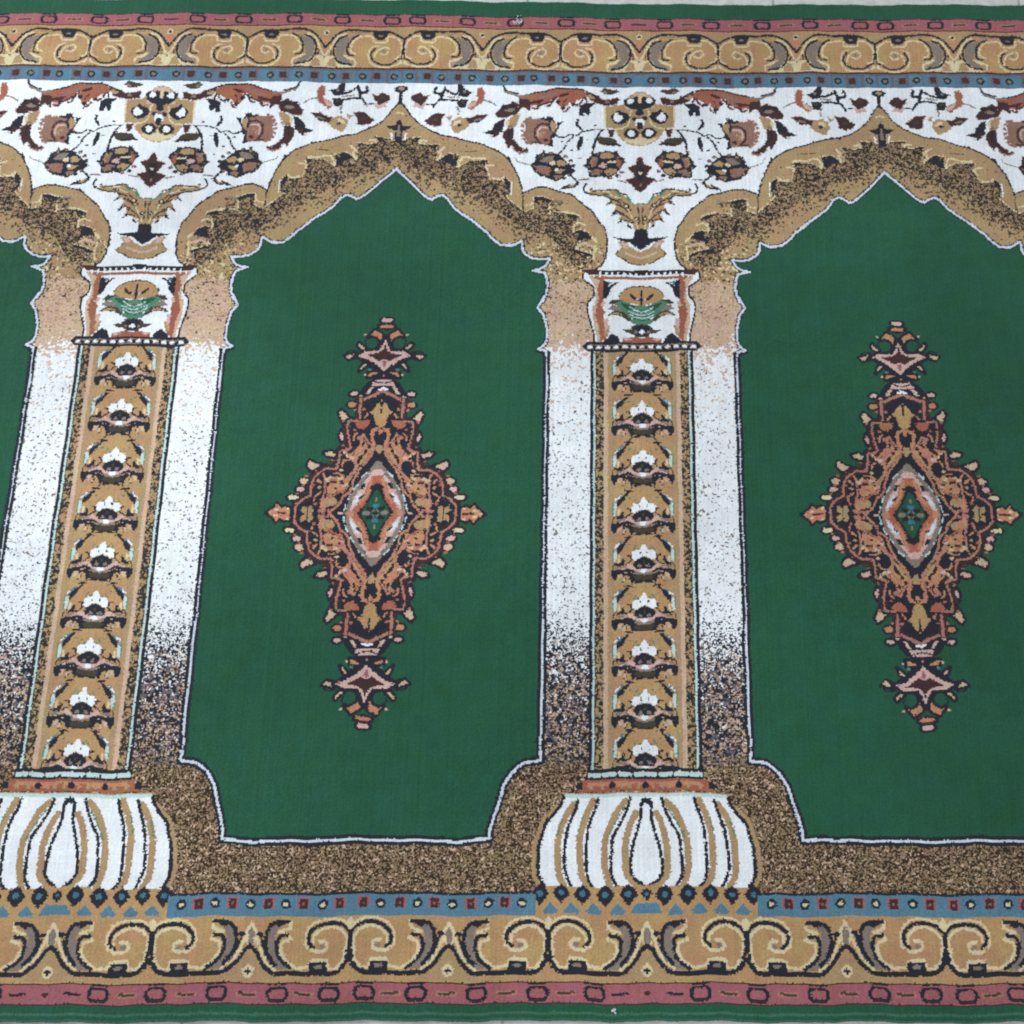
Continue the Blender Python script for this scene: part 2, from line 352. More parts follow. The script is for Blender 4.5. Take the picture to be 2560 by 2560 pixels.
K K 1.89 59.3,308.6 48.7,315.9 43.9,325.9 42.3,338.8 42.0,351.8 44.5,362.9 45.6,368.5 51.4,376.0 57.5,386.3 61.8,392.9 70.3,400.5 78.0,407.1 87.5,415.7 97.6,417.4 106.9,420.2 119.7,423.8 131.5,423.3 141.4,419.5 149.2,414.7
K K 1.93 147.8,410.9 150.9,425.2 154.8,438.6 160.3,450.2 167.7,466.6 165.1,458.9 171.3,467.6 178.4,473.4 188.9,479.3 199.3,484.2 211.4,487.1 226.1,492.0 239.1,495.9 254.6,497.9 267.8,503.8 281.1,510.7 288.4,517.6 295.7,525.5 300.6,534.5 307.3,543.5 311.2,551.5 311.8,559.5
E K 310.1,565.1 9.09,5.37 0
E T 310.1,565.6 4.33,2.77 0
L K 3.46 309.6,559.5 309.0,544.5
L K 2.60 310.9,571.7 311.0,574.2
# niche
P G 310.2,448.2 294.7,431.9 285.7,423.3 276.7,413.8 267.8,406.2 262.3,404.3 256.7,409.0 249.7,411.4 242.7,407.1 237.7,399.5 233.7,394.8 228.4,390.1 222.3,384.9 216.2,380.7 207.5,374.1 202.2,368.5 195.3,362.9 190.1,358.3 187.4,353.6 180.5,348.1 175.3,343.6 167.8,342.5 160.4,342.5 153.9,346.2 150.7,348.3 148.2,349.0 147.6,348.1 146.7,336.1 142.4,330.5 134.7,325.0 124.8,323.2 112.4,323.9 117.9,314.0 126.0,309.0 134.2,308.7 119.2,304.0 116.5,296.7 115.3,284.1 117.0,275.1 120.4,266.1 119.6,272.4 126.4,257.6 120.1,249.6 118.0,241.6 115.2,229.6 115.3,215.1 118.1,207.9 125.2,203.0 115.4,200.0 114.5,188.9 114.4,156.6 114.6,118.3 114.5,80.7 114.8,-103.4 114.0,-160.1 114.1,-204.5 113.9,-248.0 115.1,-258.7 114.3,-280.8 120.1,-281.5 130.9,-282.9 138.7,-287.8 145.0,-293.5 149.7,-300.5 153.7,-307.5 155.6,-315.2 158.0,-324.2 160.5,-331.8 163.1,-338.7 164.9,-345.6 167.3,-354.5 167.6,-362.7 188.2,-363.3 202.4,-364.7 223.8,-363.3 325.3,-359.4 321.2,448.2
K K 2.54 310.2,448.2 294.7,431.9 285.7,423.3 276.7,413.8 267.8,406.2 262.3,404.3 256.7,409.0 249.7,411.4 242.7,407.1 237.7,399.5 233.7,394.8 228.4,390.1 222.3,384.9 216.2,380.7 207.5,374.1 202.2,368.5 195.3,362.9 190.1,358.3 187.4,353.6 180.5,348.1 175.3,343.6 167.8,342.5 160.4,342.5 153.9,346.2 150.7,348.3 148.2,349.0 147.6,348.1 146.7,336.1 142.4,330.5 134.7,325.0 124.8,323.2 112.4,323.9 117.9,314.0 126.0,309.0 134.2,308.7 119.2,304.0 116.5,296.7 115.3,284.1 117.0,275.1 120.4,266.1 119.6,272.4 126.4,257.6 120.1,249.6 118.0,241.6 115.2,229.6 115.3,215.1 118.1,207.9 125.2,203.0 115.4,200.0 114.5,188.9 114.4,156.6 114.6,118.3 114.5,80.7 114.8,-103.4 114.0,-160.1 114.1,-204.5 113.9,-248.0 115.1,-258.7 114.3,-280.8 120.1,-281.5 130.9,-282.9 138.7,-287.8 145.0,-293.5 149.7,-300.5 153.7,-307.5 155.6,-315.2 158.0,-324.2 160.5,-331.8 163.1,-338.7 164.9,-345.6 167.3,-354.5 167.6,-362.7 188.2,-363.3 202.4,-364.7 223.8,-363.3
# capital
P W -1.5,309.0 65.2,309.0 71.3,304.9 70.5,296.7 61.1,288.6 58.5,283.2 58.6,275.1 64.9,265.6 65.3,253.6 61.9,237.6 58.5,221.7 58.3,212.5 -2.2,212.5
P S 58.9,302.2 65.1,302.2 59.9,292.7 56.1,284.5 55.2,271.0 59.3,261.6 59.7,248.2 57.6,234.9 54.9,221.7 54.7,212.5 51.1,212.5 52.5,288.6
P R 46.0,302.2 62.0,302.2 55.6,289.9 52.2,272.4 54.7,261.6 56.6,249.6 52.7,236.2 50.5,213.8 43.9,217.7 43.0,234.9 46.2,248.2 45.9,261.6 47.3,272.4 46.3,288.6
P S 51.4,295.4 60.1,300.1 58.7,291.3 54.2,284.5
E R 49.3,284.5 3.69,4.91 0
E R 50.0,253.6 4.88,7.32 0
E C 47.1,261.6 1.96,2.20 0
P T 38.1,234.9 44.2,236.2 46.4,223.0 41.5,221.7
P M 40.7,245.6 46.8,242.9 44.0,227.0 40.5,234.9
E M 45.9,264.3 2.94,2.69 0
P K -1.5,310.4 68.9,309.0 63.9,303.5 -1.5,302.9
K W 1.97 -0.7,306.0 -0.8,301.1
K W 1.97 6.7,306.0 6.6,301.1
K W 1.97 14.1,306.0 14.0,301.1
K W 1.97 21.5,306.0 21.4,301.1
K W 1.97 28.9,306.0 28.8,301.1
K W 1.97 36.3,306.0 36.2,301.1
K W 1.97 43.7,306.0 43.6,301.1
K W 1.97 51.1,306.0 51.0,301.1
K W 1.97 58.5,306.0 58.4,301.1
P R -1.5,301.1 47.8,301.1 47.7,296.7 -1.6,296.7
P B 52.9,310.4 72.7,311.1 65.1,303.5 54.0,303.5
P K 47.1,295.4 46.6,269.7 41.2,273.7 37.7,284.5 32.8,289.9 26.7,293.7 34.1,292.7 40.2,287.2 41.5,294.0
P U 35.3,293.7 41.5,293.7 41.4,287.2
P K 25.7,213.5 29.4,221.7 36.7,225.0 43.9,217.7 48.7,213.1
P F -1.6,288.6 10.7,287.9 20.4,283.2 27.1,276.4 27.6,269.7 17.8,265.6 8.0,264.3 -1.8,261.6
L D 1.23 -1.6,288.9 13.1,287.0 22.9,281.8 28.3,273.7
L K 5.40 -1.7,281.8 -1.8,262.9
L K 3.18 -1.8,269.7 8.1,271.7 13.6,277.1
E M 4.4,271.0 1.47,1.96 0
P E -1.8,261.6 8.0,262.9 15.3,265.6 23.9,269.0 33.7,268.3 38.6,265.6 31.2,262.9 26.2,257.6 37.2,256.2 29.9,253.6 21.3,251.6 17.6,245.6 10.2,237.6 -2.0,235.6
P D 22.7,269.7 35.0,269.7 41.0,265.0 34.9,262.9 30.0,266.3
P D 12.6,242.9 20.1,252.2 29.9,255.6 38.4,252.2 42.6,246.9 32.2,249.3 23.7,246.9 16.3,241.6
P L 27.5,261.6 36.1,262.3 40.9,256.2 33.6,256.9 25.0,253.6 22.6,256.2
P G 6.7,261.6 17.8,264.3 26.4,267.0 22.6,261.6 15.2,256.2 10.4,257.6
P G -1.9,257.6 4.2,255.6 5.4,252.2 -1.9,253.6
L V 1.10 0.6,253.6 6.7,255.6 14.1,260.3
L V 1.10 0.5,249.6 7.9,250.9 15.2,254.9
L V 1.10 0.5,244.9 7.8,246.9 14.0,250.9
L G 1.10 -0.7,247.6 7.8,248.8 15.2,252.2
L G 1.10 -0.8,241.6 6.6,243.6 12.7,246.9
L T 1.71 23.7,249.6 29.8,251.6 37.1,249.6
P W 12.1,248.2 14.5,246.2 10.8,242.9
P D -2.0,237.6 10.1,236.2 14.9,229.6 24.7,230.3 17.3,225.6 10.0,224.3 7.5,219.0 -2.1,221.7
P K -2.0,236.2 7.7,234.9 10.1,227.0 5.1,221.7 -2.1,225.6
E W 0.3,227.0 3.16,2.67 0
E L 7.6,227.0 1.94,1.94 0
P R -2.2,219.0 10.0,220.4 24.5,217.1 23.2,213.0 -2.2,213.0
P M 10.0,217.7 23.3,219.0 20.8,215.1
L K 1.97 71.9,304.9 70.9,296.7 62.3,289.9 58.5,284.5 58.4,275.1 64.9,265.6 65.5,253.6 61.9,237.6 58.3,223.0 57.8,212.5
P K -2.2,213.0 66.8,213.8 72.1,207.9 66.6,201.3 -2.3,200.7
P L -2.2,210.1 65.5,210.5 69.3,207.2 65.4,203.9 -2.3,203.5
E K -5.0,206.9 2.42,2.42 0
E K 5.4,206.9 2.42,2.42 0
E K 15.8,206.9 2.42,2.42 0
E K 26.2,206.9 2.42,2.42 0
E K 36.6,206.9 2.42,2.42 0
E K 47.0,206.9 2.42,2.42 0
E K 57.4,206.9 2.42,2.42 0
E K 67.8,206.9 2.42,2.42 0
E W -0.1,206.9 3.14,1.93 0
E W 10.3,206.9 3.14,1.93 0
E W 20.7,206.9 3.14,1.93 0
E W 31.1,206.9 3.14,1.93 0
E W 41.5,206.9 3.14,1.93 0
E W 51.9,206.9 3.14,1.93 0
E W 62.3,206.9 3.14,1.93 0
# flower
P F -2.0,27.8 33.8,27.8 33.0,-26.4 -2.5,-26.4
P K -2.4,-17.4 10.0,-17.4 15.8,-14.5 20.5,-12.1 28.6,-12.1 36.7,-13.3 37.7,-19.2 34.2,-24.0 30.7,-23.4 29.7,-18.0 23.9,-16.9 22.7,-21.6 20.4,-18.0 15.8,-20.4 15.1,-27.6 11.1,-25.2 4.2,-26.4 -2.5,-26.4
P D -2.4,-19.2 8.9,-18.0 12.3,-20.4 8.8,-24.6 -2.5,-25.2
P B 15.8,-13.3 21.7,-11.5 30.9,-12.1 33.2,-14.5 21.6,-14.5
P L -2.4,-17.4 5.4,-15.7 12.4,-12.1 18.2,-9.7 21.7,-7.9 31.0,-8.5 33.2,-10.9 21.7,-11.5 14.7,-14.5 7.7,-18.0 -2.4,-19.2
P M -2.3,-10.3 4.3,-11.5 10.1,-10.3 14.8,-6.1 18.3,-4.9 18.2,-9.7 13.5,-12.1 7.7,-14.5 3.1,-16.3 -2.4,-17.4
P W -2.3,-10.6 3.1,-12.1 3.1,-15.7 -2.4,-17.4
P K -2.2,3.0 3.3,0.6 9.0,-0.0 11.3,-4.3 10.1,-9.7 4.3,-10.9 -2.3,-10.3
P L 2.0,-7.3 6.1,-6.1 7.8,-9.7 3.2,-10.6
P D -2.3,-1.3 1.5,-2.5 0.9,-6.1 -2.3,-6.1
P K 21.8,-1.3 23.0,1.2 24.7,1.8 26.4,-3.1 31.0,-4.9 31.0,-8.5 22.9,-6.1
P W -2.1,17.5 2.2,13.2 4.5,9.6 3.9,6.0 6.2,3.0 -2.2,3.0
P W 5.1,8.4 10.3,9.0 13.2,5.4 13.1,1.8 10.2,-1.3 6.7,0.6 3.9,3.6
P M 3.3,3.6 6.8,3.0 5.0,1.2
P E 4.5,13.2 7.4,12.0 6.8,9.0 4.5,9.6
P B 13.2,6.0 16.1,4.2 15.4,-0.0 13.7,-0.0
P K 15.7,24.2 19.8,23.6 24.4,19.3 30.1,14.4 31.8,8.4 30.0,6.0 26.6,9.6 23.1,13.2 20.3,18.7
P U 22.1,22.9 26.7,21.1 33.1,16.3 33.6,12.0 31.3,13.2 26.7,17.5
P W 26.2,20.5 33.1,15.7 33.0,13.2 29.0,16.9
P V 31.8,11.4 34.7,10.2 34.5,-3.7 32.2,-3.7 31.1,4.2
P E 35.3,12.0 36.5,10.8 36.2,-3.7 35.1,-3.7
P C 27.7,4.2 30.0,3.0 29.9,-4.9 27.6,-3.1
P S 24.5,-16.9 29.1,-17.4 29.6,-23.4 26.1,-22.8
P K 18.6,24.2 12.8,24.8 16.3,27.2 22.1,25.4
L K 1.27 15.6,-31.7 12.8,-28.2 14.0,-25.2
L E 1.05 9.2,15.7 12.1,10.2
E E 16.2,16.9 1.40,1.05 0
E K 17.8,4.2 1.74,0.93 0
L B 0.92 20.4,-21.6 21.5,-25.2 23.8,-26.4
E M 20.5,-14.5 2.31,0.81 0
E K 6.1,-4.3 2.32,1.74 0
E L 4.9,-6.1 1.04,0.81 0
L K 0.81 31.0,-4.3 34.4,-7.3 35.5,-12.1
L K 2.54 11.8,-14.5 17.6,-12.1 24.5,-14.5 30.9,-14.5 35.4,-19.2 33.0,-24.0
L K 1.51 13.1,-0.0 17.7,-4.3 21.7,-6.1 31.0,-7.3
L M 0.93 10.7,-11.5 15.9,-8.8 21.7,-9.7 27.4,-12.1
P K 1.8,-27.6 3.6,-24.0 8.8,-25.8 12.8,-28.2 8.7,-28.8
P W -2.1,18.7 1.7,16.3 5.1,10.2 11.5,9.6 14.3,5.4 13.7,0.6 9.6,-1.9 5.6,1.8 -2.2,3.0
P K 4.5,9.0 5.6,6.0 3.3,4.2
P K -2.2,3.6 2.1,1.8 6.1,-0.0 11.3,-2.5 12.4,-7.3 8.9,-11.5 -2.4,-11.5
E D -1.4,-3.7 2.55,2.90 0
P L 2.6,-7.3 6.1,-6.1 7.2,-9.7 3.2,-10.6
P S 20.4,-21.6 22.7,-19.8 24.4,-23.4 21.5,-25.8
L K 0.93 21.6,26.0 16.3,26.6 11.6,24.8
# base
P K -2.8,-289.1 63.4,-289.6 63.2,-300.1 -2.9,-300.1
K V 4.77 -10.4,-295.1 10.2,-295.1
K V 4.77 16.7,-295.1 27.5,-295.1
K V 4.77 34.0,-295.1 44.8,-295.1
K V 4.77 50.3,-295.1 60.0,-295.1
P R -2.9,-300.7 67.5,-300.7 69.5,-306.4 75.8,-313.2 -3.0,-313.2
P O -2.9,-302.2 58.8,-302.8 64.1,-307.5 47.9,-306.4 26.2,-309.6 10.1,-304.3 -3.0,-309.6
E K -0.8,-307.0 4.97,3.89 0
E K 36.0,-307.0 3.89,3.67 0
E K 71.6,-307.0 3.89,3.89 0
E T 7.9,-308.0 2.16,2.59 0
E T 17.6,-308.0 2.16,2.59 0
E T 26.2,-308.0 2.16,2.59 0
E T 46.8,-308.0 2.16,2.59 0
E T 58.6,-308.0 2.16,2.59 0
P W -2.7,-316.8 86.5,-316.8 90.5,-326.3 99.5,-337.3 106.3,-345.6 110.2,-357.9 114.0,-370.1 114.8,-397.1 107.6,-411.8 -3.5,-411.8
L T 4.30 94.1,-327.6 103.8,-337.3 110.6,-345.6 114.5,-357.9 118.6,-370.1 119.4,-397.1 112.6,-410.4
L K 3.45 88.6,-317.9 91.2,-326.3 99.5,-337.3 107.0,-346.2 110.5,-357.9 114.0,-370.1 114.8,-397.1 107.6,-411.8
K T 2.88 -2.6,-315.2 88.7,-315.2
K V 2.30 -2.7,-317.1 86.5,-317.1
L T 6.58 10.8,-335.9 16.4,-346.9 20.5,-360.6 22.4,-376.9 21.4,-397.1 11.3,-409.1
L T 6.60 21.7,-323.5 31.6,-334.6 39.8,-352.4 43.8,-366.1 44.3,-390.4 38.7,-410.4
L T 6.61 56.9,-322.1 63.7,-335.9 69.0,-352.4 70.8,-366.1 69.3,-397.1 62.7,-410.4
L T 6.60 77.6,-326.3 85.8,-338.7 91.8,-355.1 94.4,-370.1 93.6,-397.1 87.3,-410.4
L K 3.16 5.9,-324.9 5.7,-340.1 9.4,-353.8 13.5,-367.4 15.9,-379.6 16.6,-395.7 8.6,-405.8 0.0,-412.4
L K 3.16 16.7,-320.7 20.8,-333.2 27.8,-346.9 34.7,-357.9 36.7,-370.1 37.6,-397.1 32.5,-407.8 29.5,-413.8
L K 3.16 51.9,-320.7 55.2,-331.8 60.7,-345.6 63.1,-362.0 64.0,-383.7 62.4,-402.4 56.3,-410.4
L K 3.16 73.4,-322.1 76.7,-333.2 82.0,-346.9 85.8,-363.3 87.2,-390.4 83.2,-403.8 78.8,-411.8
P K -2.7,-317.9 4.5,-320.7 8.0,-327.6 7.9,-335.9 3.7,-333.2 3.0,-326.3 -2.7,-324.9
L E 1.15 23.7,-331.8 32.1,-344.2 41.8,-362.0
L E 1.14 68.0,-338.7 71.8,-355.1
L E 1.14 89.3,-341.4 94.5,-359.2
P F -3.5,-411.1 21.2,-409.1 35.2,-410.4 49.3,-411.1 63.4,-410.4 77.4,-411.1 91.5,-410.4 108.3,-411.1 118.2,-411.8 122.7,-438.9 -3.7,-438.9
P F -3.5,-411.1 10.0,-407.1 15.6,-409.1 15.5,-411.8 -3.5,-413.8
P B -5.9,-417.8 0.1,-411.8 5.9,-417.8 -0.1,-424.6
E K -0.0,-417.8 4.72,4.84 0
E N 0.3,-417.5 2.01,1.65 0
P B 8.6,-417.8 19.1,-407.4 29.3,-417.8 18.8,-429.9
E K 19.0,-417.8 8.31,8.52 0
E N 19.2,-417.5 3.53,2.91 0
P B 33.1,-417.8 43.7,-407.4 53.9,-417.8 43.3,-429.9
E K 43.5,-417.8 8.31,8.52 0
E N 43.8,-417.5 3.53,2.91 0
P B 57.6,-417.8 67.6,-407.9 77.2,-417.8 67.1,-429.3
E K 67.4,-417.8 7.86,8.06 0
E N 67.7,-417.5 3.34,2.75 0
P B 80.6,-417.8 90.1,-408.4 99.1,-417.8 89.5,-428.6
E K 89.9,-417.8 7.41,7.60 0
E N 90.1,-417.5 3.15,2.59 0
P B 102.5,-417.8 112.7,-407.9 122.1,-417.8 111.9,-429.3
E K 112.3,-417.8 7.86,8.06 0
E N 112.6,-417.5 3.34,2.75 0
P U -3.6,-426.1 11.1,-426.4 15.2,-433.0 16.6,-436.9 -3.7,-436.9
P U 22.5,-434.9 30.7,-426.6 38.7,-434.9 37.0,-438.2 24.1,-438.2
P U 47.7,-434.9 56.0,-426.6 63.9,-434.9 62.1,-438.2 49.3,-438.2
P U 70.7,-434.9 79.1,-426.6 87.0,-434.9 85.2,-438.2 72.3,-438.2
P U 92.7,-434.9 101.1,-426.6 108.9,-434.9 107.1,-438.2 94.3,-438.2
P U 122.8,-438.2 115.8,-436.9 121.6,-431.0 123.1,-430.3
# scroll
P C -3.0,-440.8 2.0,-442.8 8.7,-453.9 7.9,-460.4 6.5,-466.9 -3.2,-466.9
L C 2.78 8.0,-456.5 9.3,-463.0 14.0,-473.4 20.1,-482.4 30.4,-490.8
L L 1.94 17.5,-474.7 22.9,-483.7
P L -0.3,-445.4 5.9,-455.2 5.1,-465.6 2.0,-466.9 -0.5,-466.9
E K 11.5,-456.5 3.90,2.50 0
L K 1.95 12.1,-457.8 14.8,-466.9 18.8,-476.0
P T 0.9,-469.5 7.8,-473.4 14.6,-483.7 26.9,-492.7 33.6,-500.3 0.6,-501.6
P F 34.3,-464.3 45.4,-461.7 62.2,-456.5 76.4,-446.1 107.5,-453.9 106.6,-479.8 95.9,-490.1 51.8,-490.1 39.5,-482.4 33.4,-473.4
K C 2.79 43.3,-444.1 43.1,-451.3 31.7,-455.2 41.3,-457.8 44.7,-461.7 35.0,-465.0 34.1,-473.4 39.5,-482.4 51.8,-490.1 64.9,-488.2 67.1,-482.4 83.7,-481.8 86.3,-490.1 94.5,-490.1 101.7,-481.1 103.8,-460.4 97.1,-452.6 87.5,-448.7 76.3,-451.3 67.8,-457.8 67.5,-466.9
L C 2.22 67.5,-466.9 61.9,-469.5 60.1,-460.4 62.4,-451.3 70.9,-444.1 84.9,-441.5 98.8,-444.1 105.8,-451.3
L C 3.05 67.5,-468.9 67.4,-472.7 75.7,-473.6 82.7,-470.2 81.5,-464.3 74.6,-463.0
E L 77.5,-468.5 2.77,2.50 0
P L 24.9,-444.1 41.6,-444.1 30.3,-452.6 27.4,-459.1 30.0,-472.1 34.0,-482.4 46.2,-491.4 32.4,-491.4 20.2,-477.3 16.9,-465.6 17.8,-452.6
L K 3.91 41.9,-445.0 31.8,-445.4 23.4,-447.4 18.4,-455.2 17.6,-466.9 21.6,-477.3 29.1,-486.3
L K 3.62 41.3,-457.8 31.6,-460.4 30.3,-472.1 35.3,-482.4 46.2,-490.1
E K 31.8,-446.3 5.58,3.63 0
L K 3.88 0.9,-467.6 7.8,-472.7 14.6,-483.1 22.8,-490.8 32.4,-495.2 61.3,-495.5 83.3,-495.5 95.8,-493.3 101.6,-486.3 106.5,-482.4
L K 3.03 31.0,-494.0 47.5,-493.7 94.4,-493.2 106.6,-481.1
L K 3.62 107.4,-456.5 98.7,-448.4 84.8,-445.4 72.2,-448.7 63.9,-456.5 63.7,-464.3 68.9,-469.5
P K 104.0,-455.2 107.5,-453.9 106.5,-483.7 101.7,-481.1 103.9,-472.1
P K 66.0,-484.0 84.4,-483.4 85.5,-494.0 64.8,-494.0
E L 75.3,-488.2 4.42,1.93 0
P C 103.0,-443.5 108.0,-439.5 107.5,-453.9 104.1,-451.6
E C 1.5,-492.7 6.34,6.07 0
P K 1.6,-486.9 3.2,-491.1 7.6,-492.7 3.4,-494.2 1.5,-497.8 -0.7,-494.0 -0.7,-490.1
# medallion
P K -4.4,165.2 10.2,165.9 24.5,154.7 29.8,142.9 27.2,114.2 40.5,115.7 43.1,103.3 39.6,78.7 48.4,77.9 49.2,57.9 66.6,56.5 78.9,45.1 81.3,25.3 96.8,11.3 97.5,-0.6 -15.1,-0.6
P K -0.7,223.3 5.5,220.3 11.7,205.8 33.7,198.5 35.0,192.2 18.6,183.1 17.6,171.1 19.9,165.2 -4.6,163.7
P K 0.2,239.5 7.2,239.1 7.0,236.4 -0.1,234.8
K K 11.63 -0.1,149.5 7.2,146.1 20.5,139.6 25.7,139.6 25.1,113.5 37.4,112.7 39.9,103.3 36.9,90.2 34.1,78.7 36.1,76.5 45.3,75.5 45.8,64.3 47.5,54.0 61.0,53.2 67.6,48.6 74.1,42.9 76.9,31.6 77.1,21.8 85.0,17.6 91.5,12.0 93.2,6.4 93.5,-0.6
K B 8.03 -0.1,149.5 7.2,146.1 20.5,139.6 25.7,139.6 25.1,113.5 37.4,112.7 39.9,103.3 36.9,90.2 34.1,78.7 36.1,76.5 45.3,75.5 45.8,64.3 47.5,54.0 61.0,53.2 67.6,48.6 74.1,42.9 76.9,31.6 77.1,21.8 85.0,17.6 91.5,12.0 93.2,6.4 93.5,-0.6
E K 0.4,241.8 9.60,5.36 0
E K -0.2,233.6 11.55,5.07 0
K K 5.06 4.2,223.3 13.7,229.5 22.0,219.5 16.1,221.4 10.3,218.0 5.8,212.7 4.2,223.3
K K 5.06 0.1,219.5 3.7,208.5 8.0,201.6 25.4,201.0 33.8,194.9 22.1,191.4 9.5,182.4 0.4,173.4 -1.7,173.4 0.1,219.5
K K 5.04 22.9,205.1 31.7,212.7 33.7,210.4 28.4,203.5 22.9,205.1
K K 5.04 35.2,199.7 39.3,198.2 48.2,196.0 42.9,190.7 39.0,193.7 35.2,199.7
K K 5.02 18.8,185.4 25.7,184.9 29.4,175.6 25.2,179.4 18.8,185.4
K K 5.01 5.9,173.4 17.9,174.9 19.4,167.4 13.9,168.9 5.9,173.4
K K 5.00 -2.4,164.0 10.7,164.0 15.0,156.2 6.6,155.0 -3.1,155.5 -2.4,164.0
K K 4.99 9.4,155.5 15.6,155.5 21.6,144.3 15.6,146.6 9.4,155.5
E K -0.0,151.0 9.28,4.99 0
K K 6.65 -0.1,149.5 7.2,146.1 20.5,139.6 25.7,139.6 24.7,116.4
E K 34.3,147.0 7.47,5.26 0
E K 35.6,133.3 7.45,6.07 0
K K 4.95 37.2,117.1 47.2,126.4 50.5,122.3 45.3,109.8 41.8,114.9 37.2,117.1
K K 4.97 -1.1,140.7 4.7,134.7 10.1,126.7 14.8,123.0 9.2,119.0 6.7,108.4 2.8,104.7 1.6,100.4 -1.8,100.4 -1.1,140.7
K K 4.95 11.7,113.2 27.2,113.8 31.1,109.1 27.3,103.3 20.2,101.5 14.2,105.9 11.7,113.2
K K 6.32 27.8,112.7 37.4,112.7 39.9,103.3 36.9,90.2 34.1,78.7 36.8,75.8
K K 4.93 46.1,100.4 48.7,93.8 45.3,85.9 41.1,90.2 46.1,100.4
K K 7.40 0.4,101.8 7.9,101.1 9.9,96.0 8.9,87.3 5.6,80.1 0.5,71.5
K K 4.94 -0.6,104.7 3.7,100.4 2.3,95.3 -1.3,93.8 -0.6,104.7
K K 4.92 -1.8,84.4 4.3,82.3 5.4,75.8 1.1,70.0 -1.6,69.3 -1.8,84.4
K K 4.91 7.5,77.2 13.2,83.0 18.1,88.8 22.2,95.3 26.0,93.1 23.4,84.4 29.3,75.8 38.2,68.3 32.9,64.3 27.2,57.2 29.7,50.0 34.9,44.4 38.8,40.8 42.8,38.0 45.5,40.1 47.1,45.8 53.0,41.5 60.5,42.9 62.2,34.5 58.6,28.8 62.3,20.4 66.0,13.4 64.3,6.4 61.4,0.1 53.6,6.4 47.1,13.4 44.7,20.4 36.8,24.6 33.0,31.6 32.0,38.7 24.4,52.9 15.2,62.9 8.7,71.5 7.5,77.2
K K 5.86 36.1,76.5 45.3,75.5 45.8,64.3 47.5,54.0 61.0,53.2 67.6,48.6 74.1,42.9 76.9,31.6 77.1,21.8 85.0,17.6 91.5,12.0 93.2,6.4 93.5,-0.6
K K 4.90 49.2,70.8 56.5,75.5 64.9,73.6 61.7,69.3 52.1,67.2 49.2,70.8
K K 4.89 65.3,58.6 72.2,60.0 80.5,64.6 83.2,58.6 77.2,51.5 71.9,54.3 65.3,58.6
E K 84.7,39.4 8.66,6.22 0
E K 89.0,29.5 7.56,5.67 0
E K 97.2,19.7 9.16,5.39 0
K K 4.83 98.6,6.4 104.8,9.2 109.3,6.4 114.3,11.3 117.4,6.4 126.4,0.1 126.2,-2.0 98.1,-2.0 98.6,6.4
K K 4.83 71.7,6.4 75.3,11.3 80.5,7.8 86.0,10.6 87.0,3.6 84.2,0.1 72.0,-0.6 71.7,6.4
E K 53.2,13.4 11.03,7.53 0
E M 0.4,241.8 6.49,2.54 0
E O -0.2,233.6 8.45,2.25 0
P O 4.2,223.3 13.7,229.5 22.0,219.5 16.1,221.4 10.3,218.0 5.8,212.7
K K 0.98 4.2,223.3 13.7,229.5 22.0,219.5 16.1,221.4 10.3,218.0 5.8,212.7 4.2,223.3
P M 0.1,219.5 3.7,208.5 8.0,201.6 25.4,201.0 33.8,194.9 22.1,191.4 9.5,182.4 0.4,173.4 -1.7,173.4
K K 0.98 0.1,219.5 3.7,208.5 8.0,201.6 25.4,201.0 33.8,194.9 22.1,191.4 9.5,182.4 0.4,173.4 -1.7,173.4 0.1,219.5
P S 22.9,205.1 31.7,212.7 33.7,210.4 28.4,203.5
K K 0.98 22.9,205.1 31.7,212.7 33.7,210.4 28.4,203.5 22.9,205.1
P S 35.2,199.7 39.3,198.2 48.2,196.0 42.9,190.7 39.0,193.7
K K 0.98 35.2,199.7 39.3,198.2 48.2,196.0 42.9,190.7 39.0,193.7 35.2,199.7
P S 18.8,185.4 25.7,184.9 29.4,175.6 25.2,179.4
K K 0.98 18.8,185.4 25.7,184.9 29.4,175.6 25.2,179.4 18.8,185.4
P O 5.9,173.4 17.9,174.9 19.4,167.4 13.9,168.9
K K 0.97 5.9,173.4 17.9,174.9 19.4,167.4 13.9,168.9 5.9,173.4
P M -2.4,164.0 10.7,164.0 15.0,156.2 6.6,155.0 -3.1,155.5
K K 0.97 -2.4,164.0 10.7,164.0 15.0,156.2 6.6,155.0 -3.1,155.5 -2.4,164.0
P M 9.4,155.5 15.6,155.5 21.6,144.3 15.6,146.6
K K 0.97 9.4,155.5 15.6,155.5 21.6,144.3 15.6,146.6 9.4,155.5
E W -0.0,151.0 6.23,2.22 0
K m 3.05 -0.1,149.5 7.2,146.1 20.5,139.6 25.7,139.6 24.7,116.4
E M 34.3,147.0 4.43,2.49 0
E O 35.6,133.3 4.42,3.31 0
P S 37.2,117.1 47.2,126.4 50.5,122.3 45.3,109.8 41.8,114.9
K K 0.96 37.2,117.1 47.2,126.4 50.5,122.3 45.3,109.8 41.8,114.9 37.2,117.1
P F -1.1,140.7 4.7,134.7 10.1,126.7 14.8,123.0 9.2,119.0 6.7,108.4 2.8,104.7 1.6,100.4 -1.8,100.4
K K 0.97 -1.1,140.7 4.7,134.7 10.1,126.7 14.8,123.0 9.2,119.0 6.7,108.4 2.8,104.7 1.6,100.4 -1.8,100.4 -1.1,140.7
P r 11.7,113.2 27.2,113.8 31.1,109.1 27.3,103.3 20.2,101.5 14.2,105.9
K K 0.96 11.7,113.2 27.2,113.8 31.1,109.1 27.3,103.3 20.2,101.5 14.2,105.9 11.7,113.2
K m 2.75 27.8,112.7 37.4,112.7 39.9,103.3 36.9,90.2 34.1,78.7 36.8,75.8
